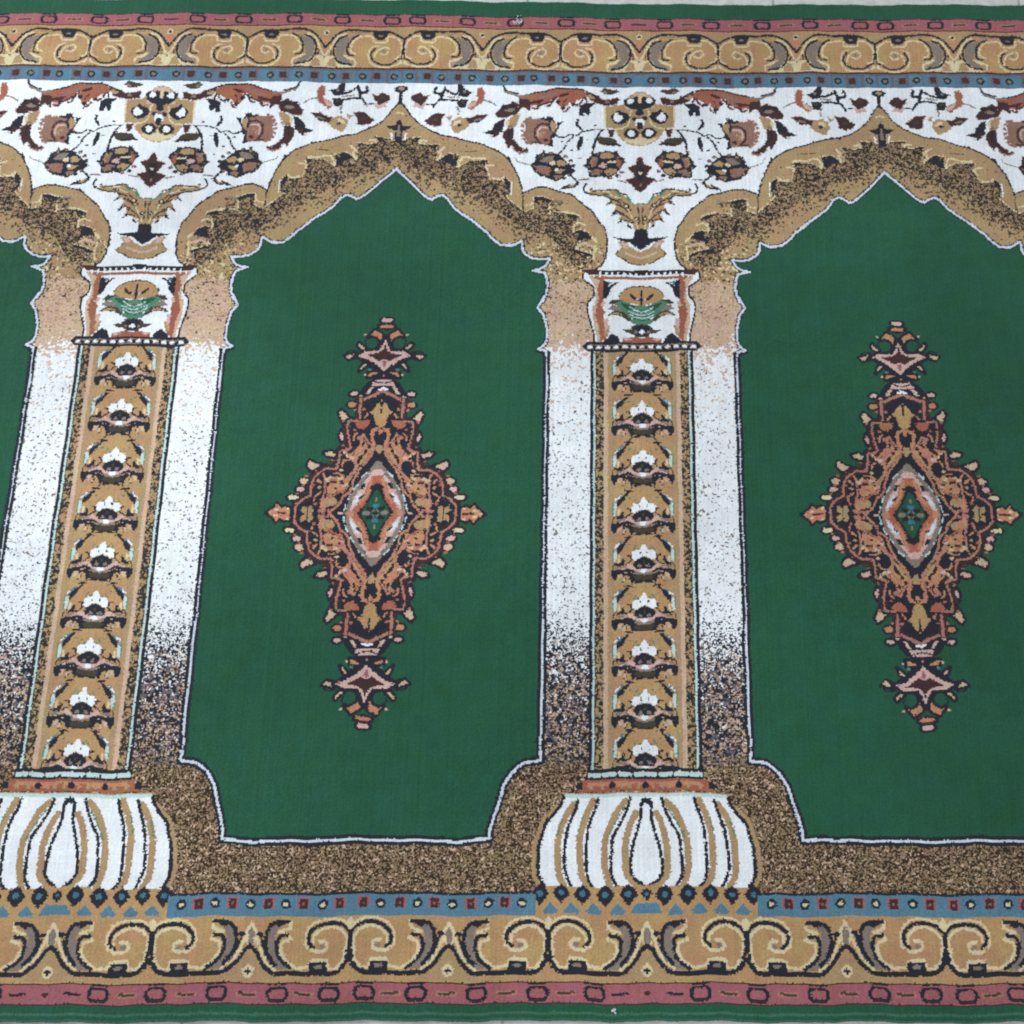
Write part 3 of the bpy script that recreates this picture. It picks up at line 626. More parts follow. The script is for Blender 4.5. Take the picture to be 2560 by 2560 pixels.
P M 46.1,100.4 48.7,93.8 45.3,85.9 41.1,90.2
K K 0.96 46.1,100.4 48.7,93.8 45.3,85.9 41.1,90.2 46.1,100.4
K O 3.84 0.4,101.8 7.9,101.1 9.9,96.0 8.9,87.3 5.6,80.1 0.5,71.5
P O -0.6,104.7 3.7,100.4 2.3,95.3 -1.3,93.8
K K 0.96 -0.6,104.7 3.7,100.4 2.3,95.3 -1.3,93.8 -0.6,104.7
P T -1.8,84.4 4.3,82.3 5.4,75.8 1.1,70.0 -1.6,69.3
K K 0.96 -1.8,84.4 4.3,82.3 5.4,75.8 1.1,70.0 -1.6,69.3 -1.8,84.4
P O 7.5,77.2 13.2,83.0 18.1,88.8 22.2,95.3 26.0,93.1 23.4,84.4 29.3,75.8 38.2,68.3 32.9,64.3 27.2,57.2 29.7,50.0 34.9,44.4 38.8,40.8 42.8,38.0 45.5,40.1 47.1,45.8 53.0,41.5 60.5,42.9 62.2,34.5 58.6,28.8 62.3,20.4 66.0,13.4 64.3,6.4 61.4,0.1 53.6,6.4 47.1,13.4 44.7,20.4 36.8,24.6 33.0,31.6 32.0,38.7 24.4,52.9 15.2,62.9 8.7,71.5
K K 0.95 7.5,77.2 13.2,83.0 18.1,88.8 22.2,95.3 26.0,93.1 23.4,84.4 29.3,75.8 38.2,68.3 32.9,64.3 27.2,57.2 29.7,50.0 34.9,44.4 38.8,40.8 42.8,38.0 45.5,40.1 47.1,45.8 53.0,41.5 60.5,42.9 62.2,34.5 58.6,28.8 62.3,20.4 66.0,13.4 64.3,6.4 61.4,0.1 53.6,6.4 47.1,13.4 44.7,20.4 36.8,24.6 33.0,31.6 32.0,38.7 24.4,52.9 15.2,62.9 8.7,71.5 7.5,77.2
K m 2.32 36.1,76.5 45.3,75.5 45.8,64.3 47.5,54.0 61.0,53.2 67.6,48.6 74.1,42.9 76.9,31.6 77.1,21.8 85.0,17.6 91.5,12.0 93.2,6.4 93.5,-0.6
P S 49.2,70.8 56.5,75.5 64.9,73.6 61.7,69.3 52.1,67.2
K K 0.95 49.2,70.8 56.5,75.5 64.9,73.6 61.7,69.3 52.1,67.2 49.2,70.8
P S 65.3,58.6 72.2,60.0 80.5,64.6 83.2,58.6 77.2,51.5 71.9,54.3
K K 0.95 65.3,58.6 72.2,60.0 80.5,64.6 83.2,58.6 77.2,51.5 71.9,54.3 65.3,58.6
E S 84.7,39.4 5.68,3.52 0
E M 89.0,29.5 4.59,2.97 0
E C 97.2,19.7 6.20,2.69 0
P O 98.6,6.4 104.8,9.2 109.3,6.4 114.3,11.3 117.4,6.4 126.4,0.1 126.2,-2.0 98.1,-2.0
K K 0.94 98.6,6.4 104.8,9.2 109.3,6.4 114.3,11.3 117.4,6.4 126.4,0.1 126.2,-2.0 98.1,-2.0 98.6,6.4
P T 71.7,6.4 75.3,11.3 80.5,7.8 86.0,10.6 87.0,3.6 84.2,0.1 72.0,-0.6
K K 0.94 71.7,6.4 75.3,11.3 80.5,7.8 86.0,10.6 87.0,3.6 84.2,0.1 72.0,-0.6 71.7,6.4
E T 53.2,13.4 8.07,4.84 0
P B -0.3,212.7 2.4,202.8 8.5,198.2 22.4,196.4 12.3,191.4 6.3,186.9 1.6,189.2 -1.2,189.2
P P -1.6,189.2 3.5,186.9 0.9,180.1 -2.4,178.6
E B 0.8,237.1 5.64,0.99 0
P K 0.6,95.1 7.0,94.3 5.8,87.8 2.9,82.0 -0.5,81.3
P K 8.8,76.3 15.6,74.1 23.5,67.7 24.0,62.0 18.0,66.2 12.1,70.5
P K 13.2,100.4 29.7,100.4 33.4,97.5 33.0,84.4 30.7,78.7 26.9,84.4 26.9,94.6 21.1,97.5 13.4,90.2
E K 51.6,38.5 3.38,2.70 0
P K 37.5,23.7 47.7,25.8 54.4,25.1 58.1,18.1 48.7,18.1 43.1,12.4 38.5,16.0
E K 54.6,-0.8 7.37,4.69 0
E T 52.5,13.4 6.72,3.77 0
L P 1.75 57.5,4.8 61.3,-0.8
E B 108.3,-0.3 6.97,2.15 0
E M 35.8,-0.8 13.41,1.74 0
P K -0.8,69.8 7.5,69.8 16.5,54.1 26.7,41.3 32.1,25.8 35.6,10.4 38.1,-2.2 -2.7,-2.2
P L -1.0,62.7 2.5,61.2 10.5,51.3 20.7,38.5 27.4,25.8 32.3,16.0 34.6,-2.2 -2.7,-2.2
P M -1.2,52.7 5.8,51.3 11.5,44.2 19.3,31.4 26.0,20.2 31.2,-0.8 -2.7,-2.2
P L 13.7,39.9 21.8,33.5 27.2,20.9 29.3,12.4 24.8,19.5 19.3,30.0
P w 15.6,23.7 19.7,23.0 27.0,14.5 28.5,6.9 21.2,14.5
P r -1.4,45.2 6.2,44.2 11.2,35.7 14.4,23.0 21.1,13.1 26.7,4.8 34.1,-0.8 -2.7,-2.2
P O 4.4,43.4 9.0,39.9 13.2,23.0 21.1,11.1 18.6,9.0 9.6,20.9 6.4,31.4
P O 24.3,4.1 30.2,3.4 35.8,-0.8 24.1,-2.2
P K 11.3,36.4 15.9,35.7 19.8,28.6 15.7,27.9
P K 14.4,22.3 20.1,19.5 21.2,16.0 16.6,18.1
P K -0.5,36.4 4.2,34.2 8.7,30.0 6.3,27.9 9.5,17.4 15.1,7.6 21.9,-0.1 21.7,-3.6 -2.8,-3.6
P G -0.7,28.6 3.9,23.7 8.3,14.5 16.1,2.0 17.0,-3.6 -2.8,-3.6
E L 0.4,16.0 1.48,2.69 0
E L 10.8,0.6 4.02,2.01 0
E L 3.3,3.4 1.74,1.74 0
E K 5.7,4.8 3.36,2.42 0
E N 1.1,9.0 2.69,2.42 0
E K 0.8,-1.5 4.02,2.68 0
E L 2.5,-3.6 2.01,1.07 0
E K 9.2,6.2 2.69,2.01 0
K O 2.18 6.5,77.2 11.4,83.0 15.8,88.8 19.3,95.3 22.6,93.1 20.4,84.4 25.5,75.8 33.3,68.3 28.6,64.3 23.7,57.2 25.8,50.0 30.3,44.4 33.8,40.8 37.2,38.0 39.6,40.1 41.0,45.8 46.1,41.5 52.7,42.9 54.1,34.5 51.0,28.8 54.2,20.4 57.4,13.4 56.0,6.4 53.4,0.1 46.6,6.4 41.0,13.4 38.9,20.4 32.0,24.6 28.7,31.6 27.8,38.7 21.2,52.9 13.2,62.9 7.6,71.5 6.5,77.2
K m 1.09 6.5,77.2 11.4,83.0 15.8,88.8 19.3,95.3 22.6,93.1 20.4,84.4 25.5,75.8 33.3,68.3 28.6,64.3 23.7,57.2 25.8,50.0 30.3,44.4 33.8,40.8 37.2,38.0 39.6,40.1 41.0,45.8 46.1,41.5 52.7,42.9 54.1,34.5 51.0,28.8 54.2,20.4 57.4,13.4 56.0,6.4 53.4,0.1 46.6,6.4 41.0,13.4 38.9,20.4 32.0,24.6 28.7,31.6 27.8,38.7 21.2,52.9 13.2,62.9 7.6,71.5 6.5,77.2
E K 15.6,73.6 2.18,3.54 0
E K 12.4,80.1 1.91,2.73 0
E K 23.4,62.9 1.90,3.26 0
E K 30.7,58.6 2.17,2.99 0
E K 35.1,50.8 2.98,2.17 0
E K 42.3,42.9 2.17,3.52 0
E K 50.8,37.3 4.06,1.89 0
E K 57.5,34.5 1.89,2.97 0
E K 37.8,31.6 3.51,1.62 0
E K 47.8,30.2 2.16,1.62 0
E K 58.9,21.8 1.62,4.04 0
E K 48.8,20.4 4.04,1.62 0
E K 42.3,26.0 1.62,1.62 0
E K 19.3,84.4 1.64,3.28 0
E K 63.8,26.0 1.62,4.05 0
E K 29.1,70.0 1.36,2.72 0
E K 40.0,35.9 1.89,1.35 0
E K 65.7,7.8 1.61,2.96 0
E K 55.6,6.4 2.69,1.61 0
E K 46.7,34.5 1.35,2.16 0
L m 1.63 8.8,73.6 15.2,64.3 24.4,55.0 33.4,41.5 37.0,30.2
L B 1.64 28.1,80.1 34.6,71.5
L r 1.89 44.1,38.7 52.3,39.8 59.6,37.3
L r 1.89 38.3,28.1 46.2,23.9 54.0,17.6
L K 1.38 1.5,137.0 -1.2,112.0
L B 1.65 40.7,109.1 39.9,94.6 36.2,80.1
L B 1.36 48.9,57.2 61.1,56.5 70.3,50.0 76.7,41.5
L B 1.62 79.4,26.0 86.5,20.4 94.2,13.4
L K 1.34 79.2,7.8 78.8,0.8
L B 1.38 23.4,141.4 21.1,117.9
L K 1.69 21.5,218.8 24.8,214.9 23.2,210.4
L K 1.69 7.2,237.9 11.9,234.8 10.3,231.0
L K 1.68 32.5,201.3 40.9,202.8 46.4,199.7
L K 1.68 34.6,191.4 44.3,189.9
L K 1.67 -0.8,166.7 19.9,165.2
L K 1.66 1.3,159.2 15.5,162.2 20.6,157.7
E S 25.3,223.3 1.69,1.27 0
E P 28.6,195.2 1.68,1.26 0
E E 16.7,177.1 1.67,1.25 0
E S 22.5,171.1 1.67,1.25 0
E m 0.0,168.9 1.67,1.25 0
E C 15.9,150.3 1.66,1.25 0
E S 25.7,143.6 1.66,1.24 0
E E 38.0,112.0 1.65,1.24 0
E m 31.4,126.7 1.65,1.24 0
E r 53.9,62.9 1.77,1.50 0
E r 71.7,50.8 1.76,1.49 0
E r 82.3,45.8 1.76,1.49 0
E r 85.8,34.5 1.76,1.49 0
E r 92.1,24.6 1.75,1.48 0
E r 44.2,112.0 1.79,1.51 0
E r 42.4,81.5 1.77,1.50 0
L V 0.81 12.0,49.1 17.9,43.4
L V 0.81 22.4,34.9 26.8,27.9
L V 0.81 30.0,23.0 33.7,14.5
L V 0.81 34.9,10.4 36.6,2.7
L J 0.95 7.9,47.0 13.8,41.3
L J 0.95 18.3,34.2 21.5,30.0
L J 0.94 28.4,16.0 31.6,10.4
L O 1.77 32.2,64.3 39.7,62.9 41.5,57.2
L O 1.76 38.8,40.8 43.8,47.2 51.3,47.9
L O 1.76 65.7,37.3 70.0,41.5
L O 1.75 65.2,26.0 70.4,21.8
L O 1.77 34.4,67.2 38.0,72.2
L O 1.78 26.6,97.5 30.3,94.6 31.1,88.8
L O 1.79 15.6,120.8 19.2,116.4
L O 1.76 60.5,41.5 63.4,47.2
L O 1.75 71.4,14.8 73.0,20.4
E S 42.2,51.5 2.03,1.63 0
E F 66.8,31.6 2.03,1.62 0
E r 73.7,34.5 2.03,1.62 0
E S 40.1,72.9 2.04,1.63 0
E r 29.9,101.8 2.06,1.64 0
E m 20.4,126.7 2.07,1.65 0
E r 69.9,12.0 2.02,1.61 0
E S 54.5,42.9 2.03,1.62 0
L m 1.91 15.8,80.1 25.0,71.5 34.4,66.5
L F 2.73 8.8,76.5 15.4,70.0 20.5,60.0
L C 1.63 37.9,69.3 36.5,67.9
L F 2.44 38.9,44.4 45.5,38.7 46.5,31.6
L m 2.16 60.3,37.3 60.5,26.0 63.3,14.8
L M 1.62 35.2,34.5 39.8,31.6
L B 1.90 47.8,62.9 60.0,61.2
L B 1.63 71.7,50.0 79.4,41.5 81.7,31.6
L B 1.66 30.3,141.4 28.2,116.4
L B 1.65 43.8,103.3 41.0,80.1
L F 2.21 -0.7,135.5 -3.8,106.2
E S 42.9,41.5 2.98,2.44 0
E S 58.4,40.1 2.98,2.43 0
E F 50.4,26.0 2.97,2.43 0
E M 31.6,66.5 2.99,2.45 0
E m 24.4,91.7 3.01,2.46 0
E m 64.2,3.6 2.95,2.42 0
E C 101.9,6.4 1.88,1.61 0
E C 115.2,3.6 2.15,1.34 0
E S 121.7,-0.6 2.95,1.61 0
# scrolltop
P F 241.1,596.6 245.0,636.2 247.9,640.3 254.3,645.5 269.3,646.5 300.1,646.5 312.8,636.2 310.1,596.6
P T 212.8,659.1 314.3,659.1 313.2,642.4 308.7,644.5 300.3,649.7 291.7,653.8 238.9,653.8 230.0,650.7 222.6,643.4 215.9,634.1 211.2,626.8
P C 224.1,614.0 214.1,614.0 209.9,617.6 208.9,597.1 251.6,597.1 253.8,605.2 252.3,609.3 237.0,616.5 232.4,612.4
P T 218.2,609.3 222.8,612.4 226.8,605.2 229.9,598.1 215.1,598.1
P T 241.8,609.3 250.4,607.3 250.8,598.1 245.6,598.1 241.5,604.2
P L 209.6,620.7 213.3,615.5 210.2,605.2 208.9,605.2
P O 211.0,650.7 215.7,646.5 215.2,636.2 211.4,630.0 210.0,630.0
L C 2.27 211.6,615.5 215.2,619.6 218.3,627.9 224.2,640.3 229.7,646.5 236.0,647.6
P L 226.6,636.2 232.1,641.4 238.3,642.4 245.6,646.5 240.6,636.2 237.4,625.8 235.2,615.5 241.8,609.3 247.5,601.2 237.9,600.6 231.2,607.3 226.4,615.5 224.7,625.8
L K 2.64 238.5,645.5 229.5,641.4 223.7,632.0 222.7,620.7 226.6,610.4 233.7,603.7 246.6,601.2
L K 2.46 254.4,647.6 245.7,641.4 240.8,632.0 239.9,621.7 242.2,616.5 248.7,616.0
L K 1.23 218.9,622.7 219.4,615.5
L C 1.92 251.1,618.6 244.7,621.7 244.0,630.0 247.8,638.2 254.2,643.9 269.2,645.3 272.5,641.4 274.0,637.2 289.0,637.2 290.8,645.5 299.9,644.3 307.4,637.2 309.8,627.9 308.8,615.5 302.1,610.4
L C 1.75 279.0,632.0 270.8,627.9 268.2,619.6 268.9,609.3 275.4,601.2 285.7,598.3 297.0,599.1 310.6,604.2
L K 2.80 211.2,626.8 216.0,634.6 222.6,644.5 230.0,650.7 238.9,654.1 256.5,654.1 274.1,652.8 291.7,652.8 300.3,649.5 308.7,643.4 313.1,640.8
L B 0.88 239.0,655.7 291.8,654.9
P K 271.4,652.3 291.7,652.3 289.3,642.4 284.8,640.3 276.9,640.8 272.8,645.5
E L 281.7,647.1 3.52,1.58 0
L L 1.06 243.2,651.8 252.0,650.7 265.2,651.1
P K 310.8,642.4 313.2,642.4 311.0,609.3 306.4,609.3 309.9,615.5
L K 2.45 310.1,611.4 304.7,609.3 297.3,603.2 286.8,602.0 277.4,605.8 271.7,612.9 271.6,620.7 276.0,626.8
L C 1.92 275.0,609.3 275.9,617.6 281.2,625.8 290.2,629.1 293.4,623.8 288.6,617.6 282.6,619.6
E L 286.3,623.2 2.28,2.45 0
E C 211.0,650.7 4.05,3.87 0
E K 211.0,650.7 2.64,2.46 0
P C 311.0,609.3 308.0,607.3 305.0,601.2 310.5,602.2
"""
xs = (np.arange(HX) + .5) * P_; ys = Y0 + (np.arange(NY) + .5) * P_
def smooth(p, closed=False, n=5):
    p = np.array(p); q = np.vstack([2 * p[0] - p[1], p, 2 * p[-1] - p[-2]]); out = []
    for i in range(1, len(q) - 2):
        for t in np.arange(n) / n:
            a, b_, c, d = q[i - 1], q[i], q[i + 1], q[i + 2]
            out.append(.5 * ((2 * b_) + (c - a) * t + (2 * a - 5 * b_ + 4 * c - d) * t * t + (3 * b_ - a - 3 * c + d) * t ** 3))
    out.append(p[-1]); return np.array(out)
class Grid:
    def __init__(s, nx, ny, x, y):
        s.x, s.y = x, y; s.c = np.full((ny, nx), -1, np.int16)
    def win(s, a, b):
        i0, i1 = np.searchsorted(s.x, [a[0], b[0]]); j0, j1 = np.searchsorted(s.y, [a[1], b[1]]); return i0, i1, j0, j1
    def poly(s, p, code):
        p = np.array(p); i0, i1, j0, j1 = s.win(p.min(0) - 1, p.max(0) + 1)
        if i1 <= i0 or j1 <= j0: return
        X, Y = np.meshgrid(s.x[i0:i1], s.y[j0:j1]); ins = np.zeros(X.shape, bool)
        for (xa, ya), (xb, yb) in zip(p, np.roll(p, -1, 0)):
            if ya == yb: continue
            ins ^= ((ya > Y) != (yb > Y)) & (X < (xb - xa) * (Y - ya) / (yb - ya) + xa)
        s.c[j0:j1, i0:i1][ins] = code
    def line(s, p, wd, code):
        r = max(wd / 2 * 1.06 + .08, .64)
        for a, b in zip(p[:-1], p[1:]):
            lo = np.minimum(a, b) - r - 1; hi = np.maximum(a, b) + r + 1; i0, i1, j0, j1 = s.win(lo, hi)
            if i1 <= i0 or j1 <= j0: continue
            X, Y = np.meshgrid(s.x[i0:i1], s.y[j0:j1]); d = np.array(b) - a; L = max(1e-9, d @ d)
            t = np.clip(((X - a[0]) * d[0] + (Y - a[1]) * d[1]) / L, 0, 1)
            s.c[j0:j1, i0:i1][(X - a[0] - t * d[0]) ** 2 + (Y - a[1] - t * d[1]) ** 2 <= r * r] = code
    def ell(s, c, r, code):
        r = np.maximum(r, .75)
        i0, i1, j0, j1 = s.win(np.array(c) - r - 1, np.array(c) + r + 1)
        if i1 <= i0 or j1 <= j0: return
        X, Y = np.meshgrid(s.x[i0:i1], s.y[j0:j1])
        s.c[j0:j1, i0:i1][((X - c[0]) / r[0]) ** 2 + ((Y - c[1]) / r[1]) ** 2 <= 1] = code
EXTRA = {'y': 40, 'f': 41, 'z': 42}
def cid(ch): return EXTRA.get(ch, CODES.find(ch)) if ch in EXTRA or ch in CODES else 0
secs = {}; cur = None; order = []
for ln in PATTERN.strip().split('\n'):
    if ln[0] == '#':
        cur = ln[2:]; n = cur
        if n in secs: cur = n + '2'
        secs[cur] = []; order.append(cur)
    else: secs[cur].append(ln.split())
def vec(t): return np.array([float(v) for v in t.split(',')])
def draw(g, name, f=lambda p: p, k=1.0):
    for t in secs[name]:
        if t[0] in 'PQ': g.poly(f(np.array([vec(v) for v in t[2:]])), cid(t[1]))
        elif t[0] in 'KL':
            p = f(np.array([vec(v) for v in t[3:]])); g.line(smooth(p) if t[0] == 'L' else p, float(t[2]) * k, cid(t[1]))
        elif t[0] == 'E':
            c = f(np.array([vec(t[2])]))[0]; e = f(np.array([vec(t[2]) + vec(t[3])]))[0]; g.ell(c, np.abs(e - c), cid(t[1]))
PARTS = dict(edge_top=0, rose_top=1, scroll_top=2, bead_top=3, edge_bot=4, rose_bot=5, scroll_bot=6, bead_bot=7, spandrel=8, frame=9, niche=10, medallion=11, shaft=12, capital=13, base=14, flower=20)
COL = np.full((NY, HX), 41, np.int16); PID = np.full((NY, HX), PARTS['frame'], np.int16)
def lay(name, part, f=lambda p: p, only=None, k=1.0):
    g = Grid(HX, NY, xs, ys); draw(g, name, f, k); m = g.c >= 0
    if only is not None: m &= only
    COL[m] = g.c[m]
    if part is not None: PID[m] = part
    return m
XX, YY = np.meshgrid(xs, ys)
YB = dict(Ytop=702.1, Yrose=680.5, Yscroll=660.9, Yblue=595.8, Yw=573.3, Yshaft=201.3, Yshaft2=-290.1, Ybbot=-417.4, Ysc2=-438.0, Yrose2=-504.5, Yedge2=-525.2, Yend=-540.6, Ymed=-2.9, flowers=[175.3, 118.8, 58.6, 0.0, -55.3, -112.1, -165.2, -220.6, -274.7], I1165=-438.9, I1660=-502.9, BV=211.2, BH=312.1, V968=2.0, H1725=107.0, y870=205.9, y760=264.3, y700=296.7, y1540=-121.7, y1600=-148.9, y1750=-215.5, y1900=-280.1)
lay('arch', None)
dense = lay('archdark', None); lay('arch2', None)
lay('spandrel', PARTS['spandrel'])
lay('arch2', None); PID[(COL >= 0) & (PID == PARTS['spandrel']) & False] = 0
# niche field with its navy and white outline
outline = None; g = Grid(HX, NY, xs, ys)
for t in secs['niche']:
    if t[0] == 'P': p = np.array([vec(v) for v in t[2:]]); g.poly(p, 1)
    if t[0] == 'K': outline = np.array([vec(v) for v in t[3:]])
outline = np.vstack([outline, [[H0, outline[-1][1]]]]); gk = Grid(HX, NY, xs, ys); gk.line(outline, 8.6, 1)
gw = Grid(HX, NY, xs, ys); gw.line(outline, 2.5, 1)
gk2 = Grid(HX, NY, xs, ys); bot = outline[-1].copy(); 
inside = g.c == 1
COL[inside] = cid('G'); PID[inside] = PARTS['niche']
kk = (gk.c == 1) & ~(inside & (YY > 330) & False)
gth = Grid(HX, NY, xs, ys); gth.line(outline, 5.4, 1)
low = YY < 200
COL[np.where(low, gk.c == 1, gth.c == 1)] = cid('K')
gwl = Grid(HX, NY, xs, ys); gwl.line(outline, 1.75, 1); gwh = Grid(HX, NY, xs, ys); gwh.line(outline, 2.5, 1)
COL[np.where(low & (YY > -270), gwl.c == 1, gwh.c == 1)] = cid('w')
PID[(gwh.c == 1)] = PARTS['frame']
# shaft
def rect(x0, x1, y0, y1, code, part=None):
    m = (XX >= x0) & (XX < x1) & (YY >= y0) & (YY < y1); COL[m] = cid(code)
    if part is not None: PID[m] = part
ys1, ys2 = YB['Yshaft'], YB['Yshaft2'] - 2
for x0, x1, c in ((0, 41, 'T'), (41, 45.4, 'S'), (45.4, 54, 'z'), (54, 56, 'D'), (56, 58.6, 'V'), (58.6, 62.6, 'K')):
    rect(x0, x1, ys2, ys1, c, PARTS['shaft'])
for i, dy in enumerate(YB['flowers']):
    lay('flower', PARTS['flower'] + i, lambda p: p + np.array([0, dy]), (XX < 41) & (YY < ys1) & (YY > ys2))
lay('capital', PARTS['capital']); lay('base', PARTS['base'])
# ---- bands
H = PER / 2
def band(y0, y1, code, part): rect(-1, 999, y0, y1, code, part)
band(Y0, YB['Yedge2'], 'G', PARTS['edge_bot'])
band(YB['Yedge2'], YB['Yrose2'], 'P', PARTS['rose_bot']); band(YB['Yrose2'], YB['I1165'], 'F', PARTS['scroll_bot'])
xb = 116
m = (XX > xb) & (YY < YB['Ybbot']) & (YY >= YB['I1165']); COL[m] = cid('U'); PID[m] = PARTS['bead_bot']
band(YB['Yw'], YB['Yblue'], 'H', PARTS['bead_top']); band(YB['Yblue'], YB['Yscroll'], 'F', PARTS['scroll_top'])
band(YB['Yscroll'], YB['Yrose'], 'P', PARTS['rose_top']); band(YB['Yrose'], Y1 + 5, 'G', PARTS['edge_top'])
v0, h0 = YB['V968'], YB['H1725']; sx = (PER / 6) / (h0 - v0)
ya, yb = YB['I1165'], YB['I1660']
for n in range(3):
    def fx(p, n=n, flip=False):
        q = p.copy(); u = (p[:, 0] - v0) * sx
        q[:, 0] = n * PER / 6 + (u if n % 2 == 0 else PER / 6 - u)
        if flip: q[:, 1] = YB['Yscroll'] - (p[:, 1] - yb) * (YB['Yscroll'] - YB['Yblue']) / (ya - yb)
        return q
    lo_, hi_ = n * PER / 6, (n + 1) * PER / 6
    sel = (XX >= lo_) & (XX < hi_)
    lay('scroll', None, fx, sel & (YY < ya) & (YY > yb))
    def ft(p, n=n):
        q = p.copy(); u = (p[:, 0] - YB['BV']) * (PER / 6) / (YB['BH'] - YB['BV'])
        q[:, 0] = n * PER / 6 + (u if n % 2 == 0 else PER / 6 - u); return q
    lay('scrolltop', None, ft, sel & (YY > YB['Yblue']) & (YY < YB['Yscroll']))
g = Grid(HX, NY, xs, ys)
def shapes(fn):
    gg = Grid(HX, NY, xs, ys); fn(gg); m = gg.c >= 0; COL[m] = gg.c[m]
def rose(gg, y0, y1, us, star):
    c = (y0 + y1) / 2; h = (y1 - y0)
    for yy in (y0, y1): gg.line([(0, yy), (H, yy)], 1.5, cid('B'))
    pts = [u * PER for u in us]
    for x in pts:
        q = h * .36
        for rx, ry, cc in ((11.2, q, 'K'), (7.8, q - 2.7, 'P')):
            gg.poly([(x - rx, c - ry * .45), (x - rx * .7, c - ry), (x + rx * .7, c - ry), (x + rx, c - ry * .45), (x + rx, c + ry * .45), (x + rx * .7, c + ry), (x - rx * .7, c + ry), (x - rx, c + ry * .45)], cid(cc))
        gg.line([(x - 6, c - q + 1), (x + 6, c - q + 1)], 1.4, cid('B'))
        gg.line([(x - 8, y1 - .8), (x + 8, y1 - .8)], 2.6, cid('K'))
    prev = [-pts[0]] + pts
    for a, b in zip(prev, pts):
        if b - a < 45: continue
        m_ = (a + b) / 2
        if a < 0:
            if star:
                gg.ell((0, c), np.array([3.2, 2.4]), cid('B')); m_ = b * .52
                gg.line([(m_ - 8, c + .6), (m_ + 8, c - .6)], 2.4, cid('K'))
            else: gg.line([(0, c), (9, c)], 2, cid('B'))
            continue
        gg.line([(m_ - 9, c), (m_ + 9, c)], 4.2, cid('m')); gg.line([(m_ - 8, c + .5), (m_ + 8, c - .5)], 2.2, cid('D'))
shapes(lambda gg: rose(gg, YB['Yedge2'] + .7, YB['Yrose2'], (.088, .183, .284, .385, .471), True))
shapes(lambda gg: rose(gg, YB['Yscroll'], YB['Yrose'] - .7, (.0553, .155, .264, .366, .473), False))
def beads(gg, y, items, line_y=None):
    for x, kind in items:
        if kind == 'c':
            gg.ell((x, y), np.array([5.2, 5.0]), cid('K')); gg.ell((x, y - .2), np.array([2.6, 2.2]), cid('C' if y < 0 else 'L'))
        else:
            q = 5.2; gg.poly([(x - q - 1, y - q), (x + q + 1, y - q), (x + q + 1, y + q + 1), (x - q - 1, y + q + 1)], cid('J' if y > 0 else 'P'))
            gg.poly([(x - q + 1, y - q + .6), (x + q - 1, y - q + .6), (x + q - 1, y + q - .4), (x - q + 1, y + q - .4)], cid('B')); gg.ell((x, y), np.array([1.4, 1.4]), cid('D' if y > 0 else 'R'))
k0 = PER / 1187.0
tops = [(20 + 0, 'c'), (56.5, 's'), (100, 'c'), (137, 's'), (175, 'c'), (211, 's'), (255, 'c'), (287, 's'), (327, 'c'), (365, 's'), (409.5, 'c'), (444.5, 's'), (486, 'c'), (521, 's'), (565, 'c')]
shapes(lambda gg: beads(gg, YB['Yw'] + 10.6, [((x + 9) * k0, t) for x, t in tops]))
kb = PER / 1490.0
bots = [(30, 's'), (73, 'c'), (121, 's'), (166, 'c'), (209, 's'), (255, 'c'), (301, 's'), (345, 'c'), (386, 's'), (430, 'c')]
shapes(lambda gg: beads(gg, YB['Ybbot'] - 9.6, [(H - x * kb, t) for x, t in bots]))
shapes(lambda gg: gg.line([(xb, YB['Ybbot']), (H, YB['Ybbot'])], 2.4, cid('K')))
shapes(lambda gg: gg.line([(0, YB['Yblue']), (H, YB['Yblue'])], 1.8, cid('B')))
shapes(lambda gg: gg.line([(0, YB['Yscroll'] - 2.5), (H, YB['Yscroll'] - 2.5)], 1.6, cid('O')))
# steel blue / mauve shading blocks in the upper beaded band
lay_top = None
bk = (PID == PARTS['bead_top']) & (COL == cid('H')); COL[bk & (YY > YB['Yblue'] - 4)] = cid('J'); COL[bk & (np.sin(XX * .33) > .8)] = cid('J')
COL[bk & (np.sin(XX * .147 + 1.2) > .45) & (YY <= YB['Yblue'] - 5)] = cid('U')
COL[(PID == PARTS['edge_bot']) & (YY < YB['Yend'] + 8) & (YY > YB['Yend'] + 6)] = cid('X')

# medallion: one quarter, unfolded about the niche axis
MW, MH = 162, 275
mx = (np.arange(MW) + .5) * P_; MQ = Grid(MW, MH, mx, (np.arange(MH) + .5) * P_)
draw(MQ, 'medallion')

# ------------------------------------------------------------------ the whole carpet
U0, U1 = -1.62, 1.12
I0 = int(U0 * KP); I1 = int(U1 * KP); NX = I1 - I0
ii = np.arange(I0, I1); k = np.floor((ii + HX) / KP).astype(int); rel = ii - k * KP
half = np.where(rel >= 0, rel, -rel - 1); half = np.clip(half, 0, HX - 1)
FC = COL[:, half].copy(); FP = PID[:, half].copy(); KCOL = np.broadcast_to(k, FC.shape)
NI = np.broadcast_to(np.floor(ii / KP).astype(int), FC.shape)
cy = YB['Ymed']; jrow = (ys - cy) / P_
for n in (-2, -1, 0, 1):
    cx = n * KP + HX
    for j in range(NY):
        r_ = int(abs(jrow[j]))
        if r_ >= MH: continue
        for sgn in (0, 1):
            a = cx - I0 - 1 if sgn else cx - I0
            idx = a - np.arange(MW) if sgn else a + np.arange(MW)
            ok = (idx >= 0) & (idx < NX); src = MQ.c[r_, :][ok]; idx = idx[ok]; s_ = src >= 0
            FC[j, idx[s_]] = src[s_]; FP[j, idx[s_]] = np.where(src[s_] == cid('G'), PARTS['niche'], PARTS['medallion'])
